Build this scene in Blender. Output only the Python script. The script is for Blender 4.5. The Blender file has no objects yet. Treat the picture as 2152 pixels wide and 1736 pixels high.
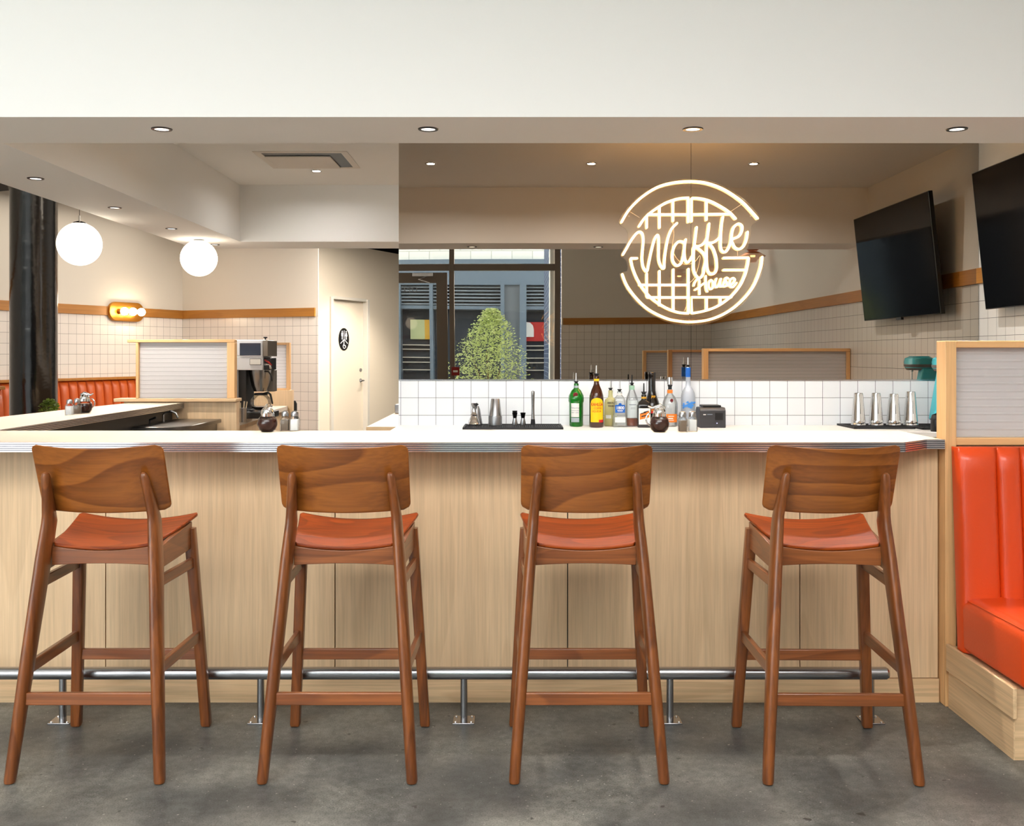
import bpy, bmesh, math, random
from mathutils import Vector, Matrix
C = bpy.context.scene.collection
SC = bpy.context.scene
PI = math.pi
F, H = 2103.0, 1.406            # focal length in pixels, camera height

# ------------------------------------------------------------------ camera, exposure, world
cam_d = bpy.data.cameras.new('camera'); cam = bpy.data.objects.new('camera', cam_d); C.objects.link(cam)
cam.location = (0, 0, H); cam.rotation_euler = (PI/2, 0, 0)
cam_d.sensor_width = 36; cam_d.lens = F/2152*36; cam_d.shift_y = -123/2152; cam_d.clip_end = 200
SC.camera = cam
vs = SC.view_settings; vs.view_transform = 'Standard'; vs.look = 'None'; vs.exposure = 0.80; vs.gamma = 1; vs.use_curve_mapping = False
SC.cycles.max_bounces = 10; SC.cycles.diffuse_bounces = 4; SC.cycles.glossy_bounces = 5; SC.cycles.transparent_max_bounces = 16
SC.cycles.sample_clamp_indirect = 4; SC.cycles.use_denoising = True
w = bpy.data.worlds.new('sky'); SC.world = w; w.use_nodes = True
bg = w.node_tree.nodes['Background']; bg.inputs[0].default_value = (.80, .90, 1, 1); bg.inputs[1].default_value = 3.4

def lamp(kind, name, loc, energy, color, **k):
    d = bpy.data.lights.new(name, kind); d.energy = energy; d.color = color
    rot = k.pop('rot', None)
    for a, v in k.items(): setattr(d, a, v)
    o = bpy.data.objects.new(name, d); C.objects.link(o); o.location = loc
    if rot: o.rotation_euler = rot
    return o
WARM = (1, .84, .66)
NEUT = (1, .955, .90)
lamp('SUN', 'sun', (0, -6, 9), 42.0, (1, .96, .88), angle=.01, rot=(math.radians(38), 0, math.radians(38)))
# unseen soft fill panel, added under the dining room ceiling to brighten the bar
lamp('AREA', 'dining_room_fill', (-.4, .2, 4.05), 125, (1, .985, .965), shape='RECTANGLE', size=6, size_y=2.6, rot=(math.radians(30), 0, 0), spread=math.radians(104))
lamp('AREA', 'window_daylight', (-4.8, -2.1, 1.6), 80, (.99, .99, 1), shape='RECTANGLE', size=4.6, size_y=2.4, rot=(math.radians(84), 0, math.radians(-20)))
lamp('AREA', 'booth_room_fill', (-4.4, 10.4, 3.1), 19, (1, .9, .79), shape='RECTANGLE', size=1.4, size_y=3.4, rot=(0, 0, math.radians(-25)))  # added fill with no fitting, brightens the rear tiled walls
lamp('AREA', 'booth_room_fill', (-7.0, 6.0, 3.1), 36, (1, .87, .72), shape='RECTANGLE', size=3, size_y=4, rot=(0, 0, math.radians(-25)))  # second added fill, unseen, further left in the booth room
lamp('SPOT', 'corridor_downlight', (-1.55, 13.6, 2.9), 150, (1, .9, .78), spot_size=math.radians(110), spot_blend=.6, shadow_soft_size=.05)
lamp('AREA', 'corridor_fill', (-1.2, 11.6, 3.0), 190, (1, .92, .84), shape='RECTANGLE', size=1.2, size_y=2.4)  # unseen fill added to lift the dark corridor wall

# ------------------------------------------------------------------ colours and materials
def lin(c):
    r = []
    for v in c[:3]:
        v = v/255.0
        r.append(v/12.92 if v <= .04045 else ((v+.055)/1.055)**2.4)
    return (*r, 1)
def newmat(name):
    m = bpy.data.materials.new(name); m.use_nodes = True
    return m, m.node_tree.nodes, m.node_tree.links, m.node_tree.nodes['Principled BSDF']
def pbr(name, col, rough=.5, metal=0.0, emit=0, coat=0, trans=0, ior=None, bump=None, spec=None, alpha=None):
    m, n, l, b = newmat(name)
    c = lin(col)
    b.inputs['Base Color'].default_value = c
    b.inputs['Roughness'].default_value = rough; b.inputs['Metallic'].default_value = metal
    if emit: b.inputs['Emission Color'].default_value = c; b.inputs['Emission Strength'].default_value = emit
    if coat: b.inputs['Coat Weight'].default_value = coat; b.inputs['Coat Roughness'].default_value = .15
    if trans: b.inputs['Transmission Weight'].default_value = trans
    if ior: b.inputs['IOR'].default_value = ior
    if spec is not None: b.inputs['Specular IOR Level'].default_value = spec
    if bump:
        tc = n.new('ShaderNodeTexCoord'); t = n.new('ShaderNodeTexNoise'); t.inputs['Scale'].default_value = bump[0]
        bp = n.new('ShaderNodeBump'); bp.inputs['Strength'].default_value = bump[1]; bp.inputs['Distance'].default_value = .01
        l.new(tc.outputs['Object'], t.inputs['Vector']); l.new(t.outputs[0], bp.inputs['Height']); l.new(bp.outputs[0], b.inputs['Normal'])
    return m
def math_n(n, l, op, a, b=None):
    x = n.new('ShaderNodeMath'); x.operation = op
    for i, v in enumerate((a, b)):
        if v is None: continue
        if hasattr(v, 'links'): l.new(v, x.inputs[i])
        else: x.inputs[i].default_value = v
    return x.outputs[0]
def mixc(n, l, fac, a, b, mode='MIX'):
    x = n.new('ShaderNodeMix'); x.data_type = 'RGBA'; x.blend_type = mode
    for i, v in ((0, fac), (6, a), (7, b)):
        if hasattr(v, 'links'): l.new(v, x.inputs[i])
        else: x.inputs[i].default_value = v
    return x.outputs[2]
def wood(name, dark, light, axis='x', rings=9, ring_scale=2.2, stretch=6, rough=.38, ringmix=.55, fine=.35, coat=0, seedshift=3.0):
    m, n, l, b = newmat(name)
    tc = n.new('ShaderNodeTexCoord'); oi = n.new('ShaderNodeObjectInfo')
    sh = n.new('ShaderNodeVectorMath'); sh.operation = 'SCALE'; sh.inputs[0].default_value = (7, 11, 5); l.new(oi.outputs['Random'], sh.inputs['Scale'])
    ad = n.new('ShaderNodeVectorMath'); l.new(tc.outputs['Object'], ad.inputs[0]); l.new(sh.outputs[0], ad.inputs[1])
    def noise(sc, st, det, dist=0):
        mp = n.new('ShaderNodeMapping'); s = [sc]*3; s['xyz'.index(axis)] = sc/st; mp.inputs['Scale'].default_value = s
        t = n.new('ShaderNodeTexNoise'); t.inputs['Scale'].default_value = 1; t.inputs['Detail'].default_value = det; t.inputs['Distortion'].default_value = dist
        l.new(ad.outputs[0], mp.inputs[0]); l.new(mp.outputs[0], t.inputs[0]); return t.outputs[0]
    big = noise(ring_scale, stretch, 1.2, .3)
    s = math_n(n, l, 'FRACT', math_n(n, l, 'MULTIPLY', big, rings))
    cr = n.new('ShaderNodeValToRGB'); e = cr.color_ramp.elements
    e[0].position = 0; e[0].color = (0, 0, 0, 1); e[1].position = .62; e[1].color = (.75, .75, .75, 1)
    k = e.new(.93); k.color = (1, 1, 1, 1); k = e.new(1.0); k.color = (0, 0, 0, 1)
    l.new(s, cr.inputs[0])
    f = noise(170, 26, 2)
    f2 = math_n(n, l, 'ADD', math_n(n, l, 'MULTIPLY', cr.outputs[0], ringmix), math_n(n, l, 'MULTIPLY', f, 1-ringmix))
    col = mixc(n, l, f2, lin(dark), lin(light))
    fr = n.new('ShaderNodeValToRGB'); fr.color_ramp.elements[0].position = .35; fr.color_ramp.elements[1].position = .6
    fr.color_ramp.elements[0].color = (1-fine, 1-fine, 1-fine, 1); l.new(noise(90, 40, 3), fr.inputs[0])
    col = mixc(n, l, 1.0, col, fr.outputs[0], 'MULTIPLY')
    l.new(col, b.inputs['Base Color']); b.inputs['Roughness'].default_value = rough
    if coat: b.inputs['Coat Weight'].default_value = coat; b.inputs['Coat Roughness'].default_value = .2
    return m
def tiles(name, axis, tile, grout, x0=0, ztop=1.87, paint=None, ceil_z=None, size=.115, rough=.22, gw=.0032, zoff=None):
    """square glazed tiles up to ztop, painted plaster above; the pattern runs along the wall"""
    m, n, l, b = newmat(name)
    tc = n.new('ShaderNodeTexCoord'); sp = n.new('ShaderNodeSeparateXYZ'); l.new(tc.outputs['Object'], sp.inputs[0])
    cb = n.new('ShaderNodeCombineXYZ')
    l.new(math_n(n, l, 'SUBTRACT', sp.outputs['XYZ'.index(axis.upper())], x0 - 50*size), cb.inputs[0])
    l.new(math_n(n, l, 'SUBTRACT', sp.outputs[2], (ztop if zoff is None else zoff) - 50*size), cb.inputs[1])
    br = n.new('ShaderNodeTexBrick'); br.offset = 0; br.squash = 1
    for k, v in (('Scale', 1), ('Mortar Size', gw/2), ('Mortar Smooth', .3), ('Brick Width', size), ('Row Height', size), ('Bias', 0)): br.inputs[k].default_value = v
    br.inputs['Color1'].default_value = lin(tile); br.inputs['Color2'].default_value = lin([v-5 for v in tile]); br.inputs['Mortar'].default_value = lin(grout)
    l.new(cb.outputs[0], br.inputs[0])
    col = br.outputs[0]; ro = math_n(n, l, 'ADD', math_n(n, l, 'MULTIPLY', br.outputs[1], .5), rough)
    h = math_n(n, l, 'SUBTRACT', 1, br.outputs[1])
    if paint:
        up = math_n(n, l, 'GREATER_THAN', sp.outputs[2], ztop)
        col = mixc(n, l, up, col, lin(paint)); ro = math_n(n, l, 'MAXIMUM', ro, math_n(n, l, 'MULTIPLY', up, .75))
        h = math_n(n, l, 'MAXIMUM', h, up)
        if ceil_z:
            up2 = math_n(n, l, 'GREATER_THAN', sp.outputs[2], ceil_z); col = mixc(n, l, up2, col, (.004, .004, .004, 1))
    l.new(col, b.inputs['Base Color']); l.new(ro, b.inputs['Roughness'])
    bp = n.new('ShaderNodeBump'); bp.inputs['Strength'].default_value = .6; bp.inputs['Distance'].default_value = .002
    l.new(h, bp.inputs['Height']); l.new(bp.outputs[0], b.inputs['Normal'])
    return m
def concrete():
    m, n, l, b = newmat('polished concrete')
    tc = n.new('ShaderNodeTexCoord')
    def nz(s, d=4, off=0):
        mp = n.new('ShaderNodeMapping'); mp.inputs['Location'].default_value = (off, off*2, 0); l.new(tc.outputs['Object'], mp.inputs[0])
        t = n.new('ShaderNodeTexNoise'); t.inputs['Scale'].default_value = s; t.inputs['Detail'].default_value = d; l.new(mp.outputs[0], t.inputs[0]); return t.outputs[0]
    def ramp(v, a, b2, ca, cb2):
        r = n.new('ShaderNodeValToRGB'); r.color_ramp.elements[0].position = a; r.color_ramp.elements[1].position = b2
        r.color_ramp.elements[0].color = ca; r.color_ramp.elements[1].color = cb2; l.new(v, r.inputs[0]); return r.outputs[0]
    c = ramp(nz(2.6, 7), .36, .64, lin((68, 71, 71)), lin((114, 114, 109)))
    c = mixc(n, l, 1, c, ramp(nz(34, 5, 3), .35, .65, (.74, .74, .74, 1), (1.12, 1.12, 1.12, 1)), 'MULTIPLY')
    c = mixc(n, l, 1, c, ramp(nz(190, 3, 5), .38, .52, (.62, .62, .60, 1), (1.05, 1.05, 1.05, 1)), 'MULTIPLY')
    c = mixc(n, l, ramp(nz(22, 2, 9), .70, .735, (0, 0, 0, 1), (1, 1, 1, 1)), c, lin((45, 44, 42)))
    c = mixc(n, l, ramp(nz(75, 2, 14), .70, .74, (0, 0, 0, 1), (.6, .6, .6, 1)), c, lin((190, 186, 178)))
    l.new(c, b.inputs['Base Color'])
    l.new(ramp(nz(5, 5, 8), .3, .7, (.28, .28, .28, 1), (.5, .5, .5, 1)), b.inputs['Roughness'])
    return m
def clear(name, tint=(1, 1, 1, 1), gloss=.08, rough=.02, body=None, bodyw=0.0):
    """thin clear sheet: mostly see-through, a little reflection, optionally a pale body colour"""
    m, n, l, b = newmat(name); n.remove(b)
    out = n['Material Output']; t = n.new('ShaderNodeBsdfTransparent'); t.inputs[0].default_value = tint
    g = n.new('ShaderNodeBsdfGlossy'); g.inputs['Roughness'].default_value = rough
    fr = n.new('ShaderNodeFresnel'); fr.inputs[0].default_value = 1.45
    mx = n.new('ShaderNodeMixShader'); l.new(math_n(n, l, 'MINIMUM', math_n(n, l, 'ADD', fr.outputs[0], gloss-.04), .7), mx.inputs[0])
    l.new(t.outputs[0], mx.inputs[1]); l.new(g.outputs[0], mx.inputs[2]); s = mx.outputs[0]
    if body:
        d = n.new('ShaderNodeBsdfDiffuse'); d.inputs[0].default_value = lin(body); m2 = n.new('ShaderNodeMixShader'); m2.inputs[0].default_value = bodyw
        l.new(s, m2.inputs[1]); l.new(d.outputs[0], m2.inputs[2]); s = m2.outputs[0]
    l.new(s, out.inputs[0]); return m
def ribbed(name, tint):
    m, n, l, b = newmat(name)
    tc = n.new('ShaderNodeTexCoord'); sp = n.new('ShaderNodeSeparateXYZ'); l.new(tc.outputs['Object'], sp.inputs[0])
    s = math_n(n, l, 'SINE', math_n(n, l, 'MULTIPLY', sp.outputs[2], 2*PI/.0305))
    s = math_n(n, l, 'POWER', math_n(n, l, 'ADD', math_n(n, l, 'MULTIPLY', s, .5), .5), 6.0)
    bp = n.new('ShaderNodeBump'); bp.inputs['Distance'].default_value = .003; bp.inputs['Strength'].default_value = .5; l.new(s, bp.inputs['Height'])
    b.inputs['Base Color'].default_value = lin(tint); b.inputs['Roughness'].default_value = .22; l.new(bp.outputs[0], b.inputs['Normal'])
    tr = n.new('ShaderNodeBsdfTranslucent'); tr.inputs[0].default_value = lin(tint)
    mx = n.new('ShaderNodeMixShader'); mx.inputs[0].default_value = .42; l.new(b.outputs[0], mx.inputs[1]); l.new(tr.outputs[0], mx.inputs[2])
    tp = n.new('ShaderNodeBsdfTransparent'); m3 = n.new('ShaderNodeMixShader')
    l.new(math_n(n, l, 'ADD', math_n(n, l, 'MULTIPLY', s, .16), .12), m3.inputs[0]); l.new(mx.outputs[0], m3.inputs[1]); l.new(tp.outputs[0], m3.inputs[2])
    l.new(m3.outputs[0], n['Material Output'].inputs[0]); return m
def emitter(name, col, s):
    m, n, l, b = newmat(name); n.remove(b); e = n.new('ShaderNodeEmission'); e.inputs[0].default_value = (*col, 1); e.inputs[1].default_value = s
    l.new(e.outputs[0], n['Material Output'].inputs[0]); return m
def mirror():
    m, n, l, b = newmat('bronze tinted mirror'); n.remove(b)
    g = n.new('ShaderNodeBsdfGlossy'); g.inputs[0].default_value = (.48, .43, .375, 1); g.inputs['Roughness'].default_value = 0
    tc = n.new('ShaderNodeTexCoord'); t = n.new('ShaderNodeTexNoise'); t.inputs['Scale'].default_value = .9; t.inputs['Detail'].default_value = 0
    bp = n.new('ShaderNodeBump'); bp.inputs['Strength'].default_value = .25; bp.inputs['Distance'].default_value = .004
    l.new(tc.outputs['Object'], t.inputs[0]); l.new(t.outputs[0], bp.inputs['Height']); l.new(bp.outputs[0], g.inputs['Normal'])
    l.new(g.outputs[0], n['Material Output'].inputs[0]); return m
def brick(name, c1, c2, mort, bw, rh, axis='x', ms=.006):
    m, n, l, b = newmat(name)
    tc = n.new('ShaderNodeTexCoord'); sp = n.new('ShaderNodeSeparateXYZ'); l.new(tc.outputs['Object'], sp.inputs[0])
    cb = n.new('ShaderNodeCombineXYZ'); l.new(sp.outputs['xyz'.index(axis)], cb.inputs[0]); l.new(sp.outputs[2], cb.inputs[1])
    br = n.new('ShaderNodeTexBrick')
    for k, v in (('Scale', 1), ('Mortar Size', ms), ('Brick Width', bw), ('Row Height', rh)): br.inputs[k].default_value = v
    br.inputs['Color1'].default_value = lin(c1); br.inputs['Color2'].default_value = lin(c2); br.inputs['Mortar'].default_value = lin(mort)
    l.new(cb.outputs[0], br.inputs[0]); l.new(br.outputs[0], b.inputs['Base Color']); b.inputs['Roughness'].default_value = .7; return m

PAINT = pbr('white plaster paint', (240, 239, 236), .8)
CREAM = pbr('warm white paint', (226, 217, 203), .8)
TAN = pbr('taupe paint', (206, 194, 174), .6)
BLACKP = pbr('matte black ceiling', (14, 14, 14), .9)
STEEL = pbr('brushed stainless steel', (168, 168, 170), .27, 1)
DG_ = pbr('charcoal laminate', (58, 54, 50), .5)
CHROME = pbr('polished chrome', (225, 225, 225), .06, 1)
ALU = pbr('satin aluminium', (205, 205, 210), .25, 1)
DARKM = pbr('dark gunmetal', (60, 60, 62), .25, 1)
BLACK = pbr('black plastic', (18, 18, 19), .35)
RUBBER = pbr('black rubber', (26, 26, 29), .7)
LEGW = wood('walnut stained leg', (92, 46, 16), (142, 80, 34), 'z', 7, 5, 9, .33, .5, .3, .3)
RAILW = wood('walnut stained rail', (104, 54, 24), (154, 90, 46), 'x', 7, 6, 9, .33, .5, .3, .3)
BACKW = wood('walnut veneer', (112, 58, 18), (166, 98, 38), 'x', 8, 3.6, 3.6, .30, .7, .2, .4)
SEATW = wood('walnut veneer seat', (104, 38, 4), (152, 66, 12), 'x', 8, 5, 4, .36, .6, .25)
OAK = wood('oak laminate upright', (202, 170, 132), (230, 199, 160), 'z', 6, 4.5, 10, .5, .30, .13)
OAKH = wood('oak laminate level', (206, 170, 128), (230, 197, 154), 'x', 5, 5, 7, .5, .42, .2)
OAKY = wood('oak laminate running back', (206, 170, 128), (230, 197, 154), 'y', 5, 5, 7, .5, .42, .2)
MAPLE = wood('honey maple frame', (220, 168, 112), (238, 192, 136), 'z', 4, 6, 8, .4, .4, .12)
MAPLEH = wood('honey maple rail', (220, 168, 112), (238, 192, 136), 'x', 4, 6, 8, .4, .4, .12)
BAND = wood('stained wood band', (166, 106, 34), (190, 128, 48), 'x', 4, 6, 10, .5, .4, .12)
BANDY = wood('stained wood band side', (166, 106, 34), (190, 128, 48), 'y', 4, 6, 10, .5, .4, .12)
LAMI = pbr('cream laminate', (196, 182, 166), .5, spec=.15)
QUARTZ = pbr('white worktop', (236, 232, 226), .22)
LEATHER = pbr('orange red vinyl', (214, 68, 8), .42, coat=.32, bump=(160, .06))
LEATHERD = pbr('orange vinyl', (196, 84, 12), .46)
GLASS = clear('clear glass', (.97, .98, .98, 1), .05)
PANE = clear('window pane', (.96, .98, .98, 1), .05)
ACRYL = clear('clear acrylic', (.97, .95, .92, 1), .05, .05, (255, 244, 226), .035)
RIB = ribbed('ribbed frosted glass', (216, 214, 215))
MIRROR = mirror()
NEON = emitter('warm neon', (1, .55, .19), 7.5)
GLOBE = emitter('opal globe', (1, .86, .68), 3.0)
BULB = emitter('frosted bulb', (1, .80, .55), 16)
LENS = emitter('downlight lens', (1, .86, .68), 14)
LENSLOW = emitter('shielded downlight lens', (1, .88, .74), 2.2)
BRASS = pbr('satin brass', (214, 150, 62), .3, 1)
COPPER = pbr('copper lacquer', (196, 120, 66), .35, .6)
GREYT_ = pbr('grey vinyl letters', (150, 156, 162), .6)
WHITE = pbr('white label', (238, 236, 230), .6)
FROST = clear('frosted glass', (.86, .90, .95, 1), .1, .3, (214, 220, 228), .42)
FLOORM = concrete()
SEATW.node_tree.nodes['Principled BSDF'].inputs['Specular IOR Level'].default_value = .25

# ------------------------------------------------------------------ mesh helpers
class B:
    def __init__(s): s.bm = bmesh.new()
    def box(s, x0, x1, y0, y1, z0, z1, M=None):
        r = bmesh.ops.create_cube(s.bm, size=1); vs_ = r['verts']
        for v in vs_:
            v.co = Vector((x0+(v.co.x+.5)*(x1-x0), y0+(v.co.y+.5)*(y1-y0), z0+(v.co.z+.5)*(z1-z0)))
            if M: v.co = M @ v.co
        return s
    def prism(s, pts, plane, a, b):
        def P(p, t): return {'xz': (p[0], t, p[1]), 'xy': (p[0], p[1], t), 'yz': (t, p[0], p[1])}[plane]
        va = [s.bm.verts.new(P(p, a)) for p in pts]; vb = [s.bm.verts.new(P(p, b)) for p in pts]; n = len(pts)
        s.bm.faces.new(va); s.bm.faces.new(vb[::-1])
        for i in range(n): s.bm.faces.new((va[i], vb[i], vb[(i+1) % n], va[(i+1) % n]))
        return s
    def loft(s, secs, cap=True, closed=False):
        rings = [[s.bm.verts.new(p) for p in r] for r in secs]; n = len(rings[0])
        k = len(rings)
        for j in range(k if closed else k-1):
            a, b = rings[j], rings[(j+1) % k]
            for i in range(n): s.bm.faces.new((a[i], a[(i+1) % n], b[(i+1) % n], b[i]))
        if cap and not closed: s.bm.faces.new(rings[0][::-1]); s.bm.faces.new(rings[-1])
        return s
    def lathe(s, prof, c=(0, 0, 0), n=28, sx=1, sy=1):
        rings = []
        for r, z in prof:
            if r < 1e-5: rings.append([s.bm.verts.new((c[0], c[1], c[2]+z))])
            else: rings.append([s.bm.verts.new((c[0]+sx*r*math.cos(2*PI*i/n), c[1]+sy*r*math.sin(2*PI*i/n), c[2]+z)) for i in range(n)])
        for a, b in zip(rings, rings[1:]):
            if len(a) == 1 and len(b) == 1: continue
            for i in range(n):
                j = (i+1) % n
                if len(a) == 1: s.bm.faces.new((a[0], b[i], b[j]))
                elif len(b) == 1: s.bm.faces.new((a[i], a[j], b[0]))
                else: s.bm.faces.new((a[i], a[j], b[j], b[i]))
        return s
    def tube(s, pts, r, n=10, closed=False, rounded=False):
        P = [Vector(p) for p in pts]; k = len(P)
        R = list(r) if isinstance(r, (list, tuple)) else [r]*k
        def tan(i):
            if closed: t = P[(i+1) % k]-P[i-1]
            else: t = P[min(i+1, k-1)]-P[max(i-1, 0)]
            return t.normalized() if t.length > 1e-9 else Vector((0, 0, 1))
        t0 = tan(0); u = t0.orthogonal().normalized(); secs = []
        for i in range(k):
            t = tan(i); u = (u-t*u.dot(t)); u = u.normalized() if u.length > 1e-6 else t.orthogonal().normalized(); w_ = t.cross(u)
            def ring(c, rr): return [c+u*rr*math.cos(2*PI*q/n)+w_*rr*math.sin(2*PI*q/n) for q in range(n)]
            if rounded and i == 0 and not closed:
                for f in (.3, .75): secs.append(ring(P[0]-t*R[0]*math.sqrt(1-f*f), R[0]*f))
            secs.append(ring(P[i], R[i]))
            if rounded and i == k-1 and not closed:
                for f in (.75, .3): secs.append(ring(P[-1]+t*R[-1]*math.sqrt(1-f*f), R[-1]*f))
        return s.loft(secs, True, closed)
    def disc(s, c, r, n=24, z=0):
        s.bm.faces.new([s.bm.verts.new((c[0]+r*math.cos(2*PI*i/n), c[1]+r*math.sin(2*PI*i/n), c[2])) for i in range(n)]); return s
    def sheet(s, fn, nu, nv, th):
        """curved panel: fn(u, v) -> (point, normal) for u, v in 0..1, thickness th along the normal"""
        g = [[fn(i/nu, j/nv) for j in range(nv+1)] for i in range(nu+1)]
        a = [[s.bm.verts.new(Vector(p)) for p, q in row] for row in g]
        b = [[s.bm.verts.new(Vector(p)+Vector(q)*th) for p, q in row] for row in g]
        for i in range(nu):
            for j in range(nv):
                s.bm.faces.new((a[i][j], a[i][j+1], a[i+1][j+1], a[i+1][j])); s.bm.faces.new((b[i][j], b[i+1][j], b[i+1][j+1], b[i][j+1]))
        for i in range(nu):
            s.bm.faces.new((a[i][0], a[i+1][0], b[i+1][0], b[i][0])); s.bm.faces.new((a[i][nv], b[i][nv], b[i+1][nv], a[i+1][nv]))
        for j in range(nv):
            s.bm.faces.new((a[0][j], b[0][j], b[0][j+1], a[0][j+1])); s.bm.faces.new((a[nu][j], a[nu][j+1], b[nu][j+1], b[nu][j]))
        return s
    def mesh(s, me):
        s.bm.from_mesh(me); return s
    def xf(s, M):
        bmesh.ops.transform(s.bm, matrix=M, verts=s.bm.verts); return s
def obj(name, b, mat, parent=None, bevel=0, world=False, ang=38, label=None, recalc=True):
    bm = b.bm
    if world and parent is not None:
        for v in bm.verts: v.co -= parent.location
    if recalc: bmesh.ops.recalc_face_normals(bm, faces=bm.faces)
    for f in bm.faces: f.smooth = True
    for e in bm.edges:
        if len(e.link_faces) == 2 and e.calc_face_angle(0) > math.radians(ang): e.smooth = False
    me = bpy.data.meshes.new(name); bm.to_mesh(me); bm.free(); me.materials.append(mat)
    o = bpy.data.objects.new(name, me); C.objects.link(o); o.parent = parent
    if bevel:
        md = o.modifiers.new('bevel', 'BEVEL'); md.width = bevel; md.segments = 2; md.limit_method = 'ANGLE'; md.angle_limit = math.radians(38)
    if label: o['label'] = label
    return o
def tag(o, label, cat, group=None, kind=None):
    o['label'] = label; o['category'] = cat
    if group: o['group'] = group
    if kind: o['kind'] = kind
    return o
def thing(name, label, cat, loc=(0, 0, 0), rz=0, group=None):
    o = bpy.data.objects.new(name, None); C.objects.link(o); o.location = loc; o.rotation_euler = (0, 0, rz); o.empty_display_size = .05
    return tag(o, label, cat, group)
def struct(name, b, m, parent=None, bevel=0, rot=0, loc=None):
    o = obj(name, b, m, parent, bevel)
    if loc: o.location = loc
    if rot: o.rotation_euler = (0, 0, rot)
    if parent is None: o['kind'] = 'structure'
    return o
def copy_tree(o, label=None, loc=None, rz=None):
    def rec(s, par):
        c = s.copy(); C.objects.link(c); c.parent = par
        for ch in list(s.children): rec(ch, c)
        return c
    r = rec(o, None)
    if label: r['label'] = label
    if loc: r.location = loc
    if rz is not None: r.rotation_euler = (0, 0, rz)
    return r
def text(s, size, align='CENTER', bold=0.0, squeeze=1.0, depth=.0004, shear=0):
    cu = bpy.data.curves.new('lettering', 'FONT'); cu.body = s; cu.size = size; cu.align_x = align; cu.align_y = 'CENTER'; cu.extrude = depth; cu.offset = bold; cu.shear = shear
    o = bpy.data.objects.new('lettering', cu); me = bpy.data.meshes.new_from_object(o); bpy.data.objects.remove(o); bpy.data.curves.remove(cu)
    me.transform(Matrix.Scale(squeeze, 4, (1, 0, 0)) @ Matrix.Identity(4)); me.transform(Matrix.Rotation(PI/2, 4, 'X'))   # stands up, reads from -y
    return me
def lettering(parent, s, size, at, mat, R=None, squeeze=1.0, bold=0.0, M=None, label=None, name='lettering', shear=0):
    """upright letters facing -y at point `at`; wrapped on a cylinder of radius R about the parent's axis if R"""
    me = text(s, size, 'CENTER', bold, squeeze, .0004, shear); b = B().mesh(me); bpy.data.meshes.remove(me)
    for v in b.bm.verts:
        if R: t = (v.co.x+at[0])/R; rr = R-v.co.y; v.co = Vector((rr*math.sin(t), -rr*math.cos(t), v.co.z+at[2]))
        else: v.co += Vector(at)
    if M: b.xf(M)
    return obj(name, b, mat, parent, recalc=False)
def X(px, Y): return (px-1076)*Y/F
def Z(py, Y): return H-(py-745)*Y/F

# ------------------------------------------------------------------ room shell
YM, XR, YB = 6.56, 3.06, -2.24        # mirror wall, right wall, street front
struct('floor', B().box(-13, 3.3, -2.4, 18, -.1, 0), FLOORM)
struct('ceiling', B().box(-12.5, XR, YB, 4.02, 4.2, 4.35), PAINT)                       # over the dining room
struct('ceiling', B().box(-2.3, XR, 4.517, 8.465, 2.84, 2.95), PAINT)                   # raised coffer over the bar
struct('ceiling', B().box(-12.5, XR+.2, 4.5, 18, 4.2, 4.35), BLACKP)                    # open black ceiling behind
bb = B().box(-12.5, XR, 4.02, 4.517, 2.36, 4.2); struct('wall_front_bulkhead', bb, PAINT)
struct('wall_left_soffit', B().box(-2.85, -2.3, 4.517, 9.0, 2.36, 4.2), PAINT)
struct('wall_back_soffit', B().box(-2.3, XR, 8.465, 9.0, 2.36, 4.2), PAINT)
TR = tiles('tiled right wall', 'y', (228, 224, 218), (88, 82, 78), x0=6.55, paint=(226, 222, 214))
struct('wall_right', B().box(XR, XR+.15, YB-.2, 18, 0, 4.2), TR)
TF = tiles('tiled street wall', 'x', (228, 224, 218), (88, 82, 78), x0=3.06, paint=(222, 216, 206))
struct('wall_street', B().box(.76, XR, YB-.15, YB, 0, 4.2), TF)
struct('trim_1', B().box(XR-.018, XR, YB, 6.56, 1.87, 1.97), BANDY)
struct('trim_2', B().box(.78, XR-.018, YB, YB+.018, 1.87, 1.97), BAND)
# bar back wall: white tiles below, mirror above
TB = tiles('white splashback tiles', 'x', (240, 242, 245), (96, 96, 104), x0=-.728, ztop=9, zoff=1.2376, rough=.15)
struct('wall_bar', B().box(-.742, XR, YM+.004, YM+.19, 0, 2.84), PAINT)
struct('wall_splashback', B().box(-.742, XR, YM-.012, YM+.004, .8, 1.234), TB)
struct('trim_3', B().box(-.742, XR, YM-.014, YM+.004, 1.234, 1.242), ALU)
mir = thing('wall_mirror', 'wide bronze tinted mirror covering the wall above the white tiles', 'mirror', (1.15, YM, 1.242))
for x0, x1 in ((-.742, 1.171), (1.174, XR-.003)):
    obj('mirror_pane', B().box(x0, x1, YM-.003, YM+.003, 1.243, 2.838), MIRROR, mir, world=True)
obj('joint', B().box(1.171, 1.174, YM-.002, YM+.003, 1.243, 2.838), DARKM, mir, world=True)

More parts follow.
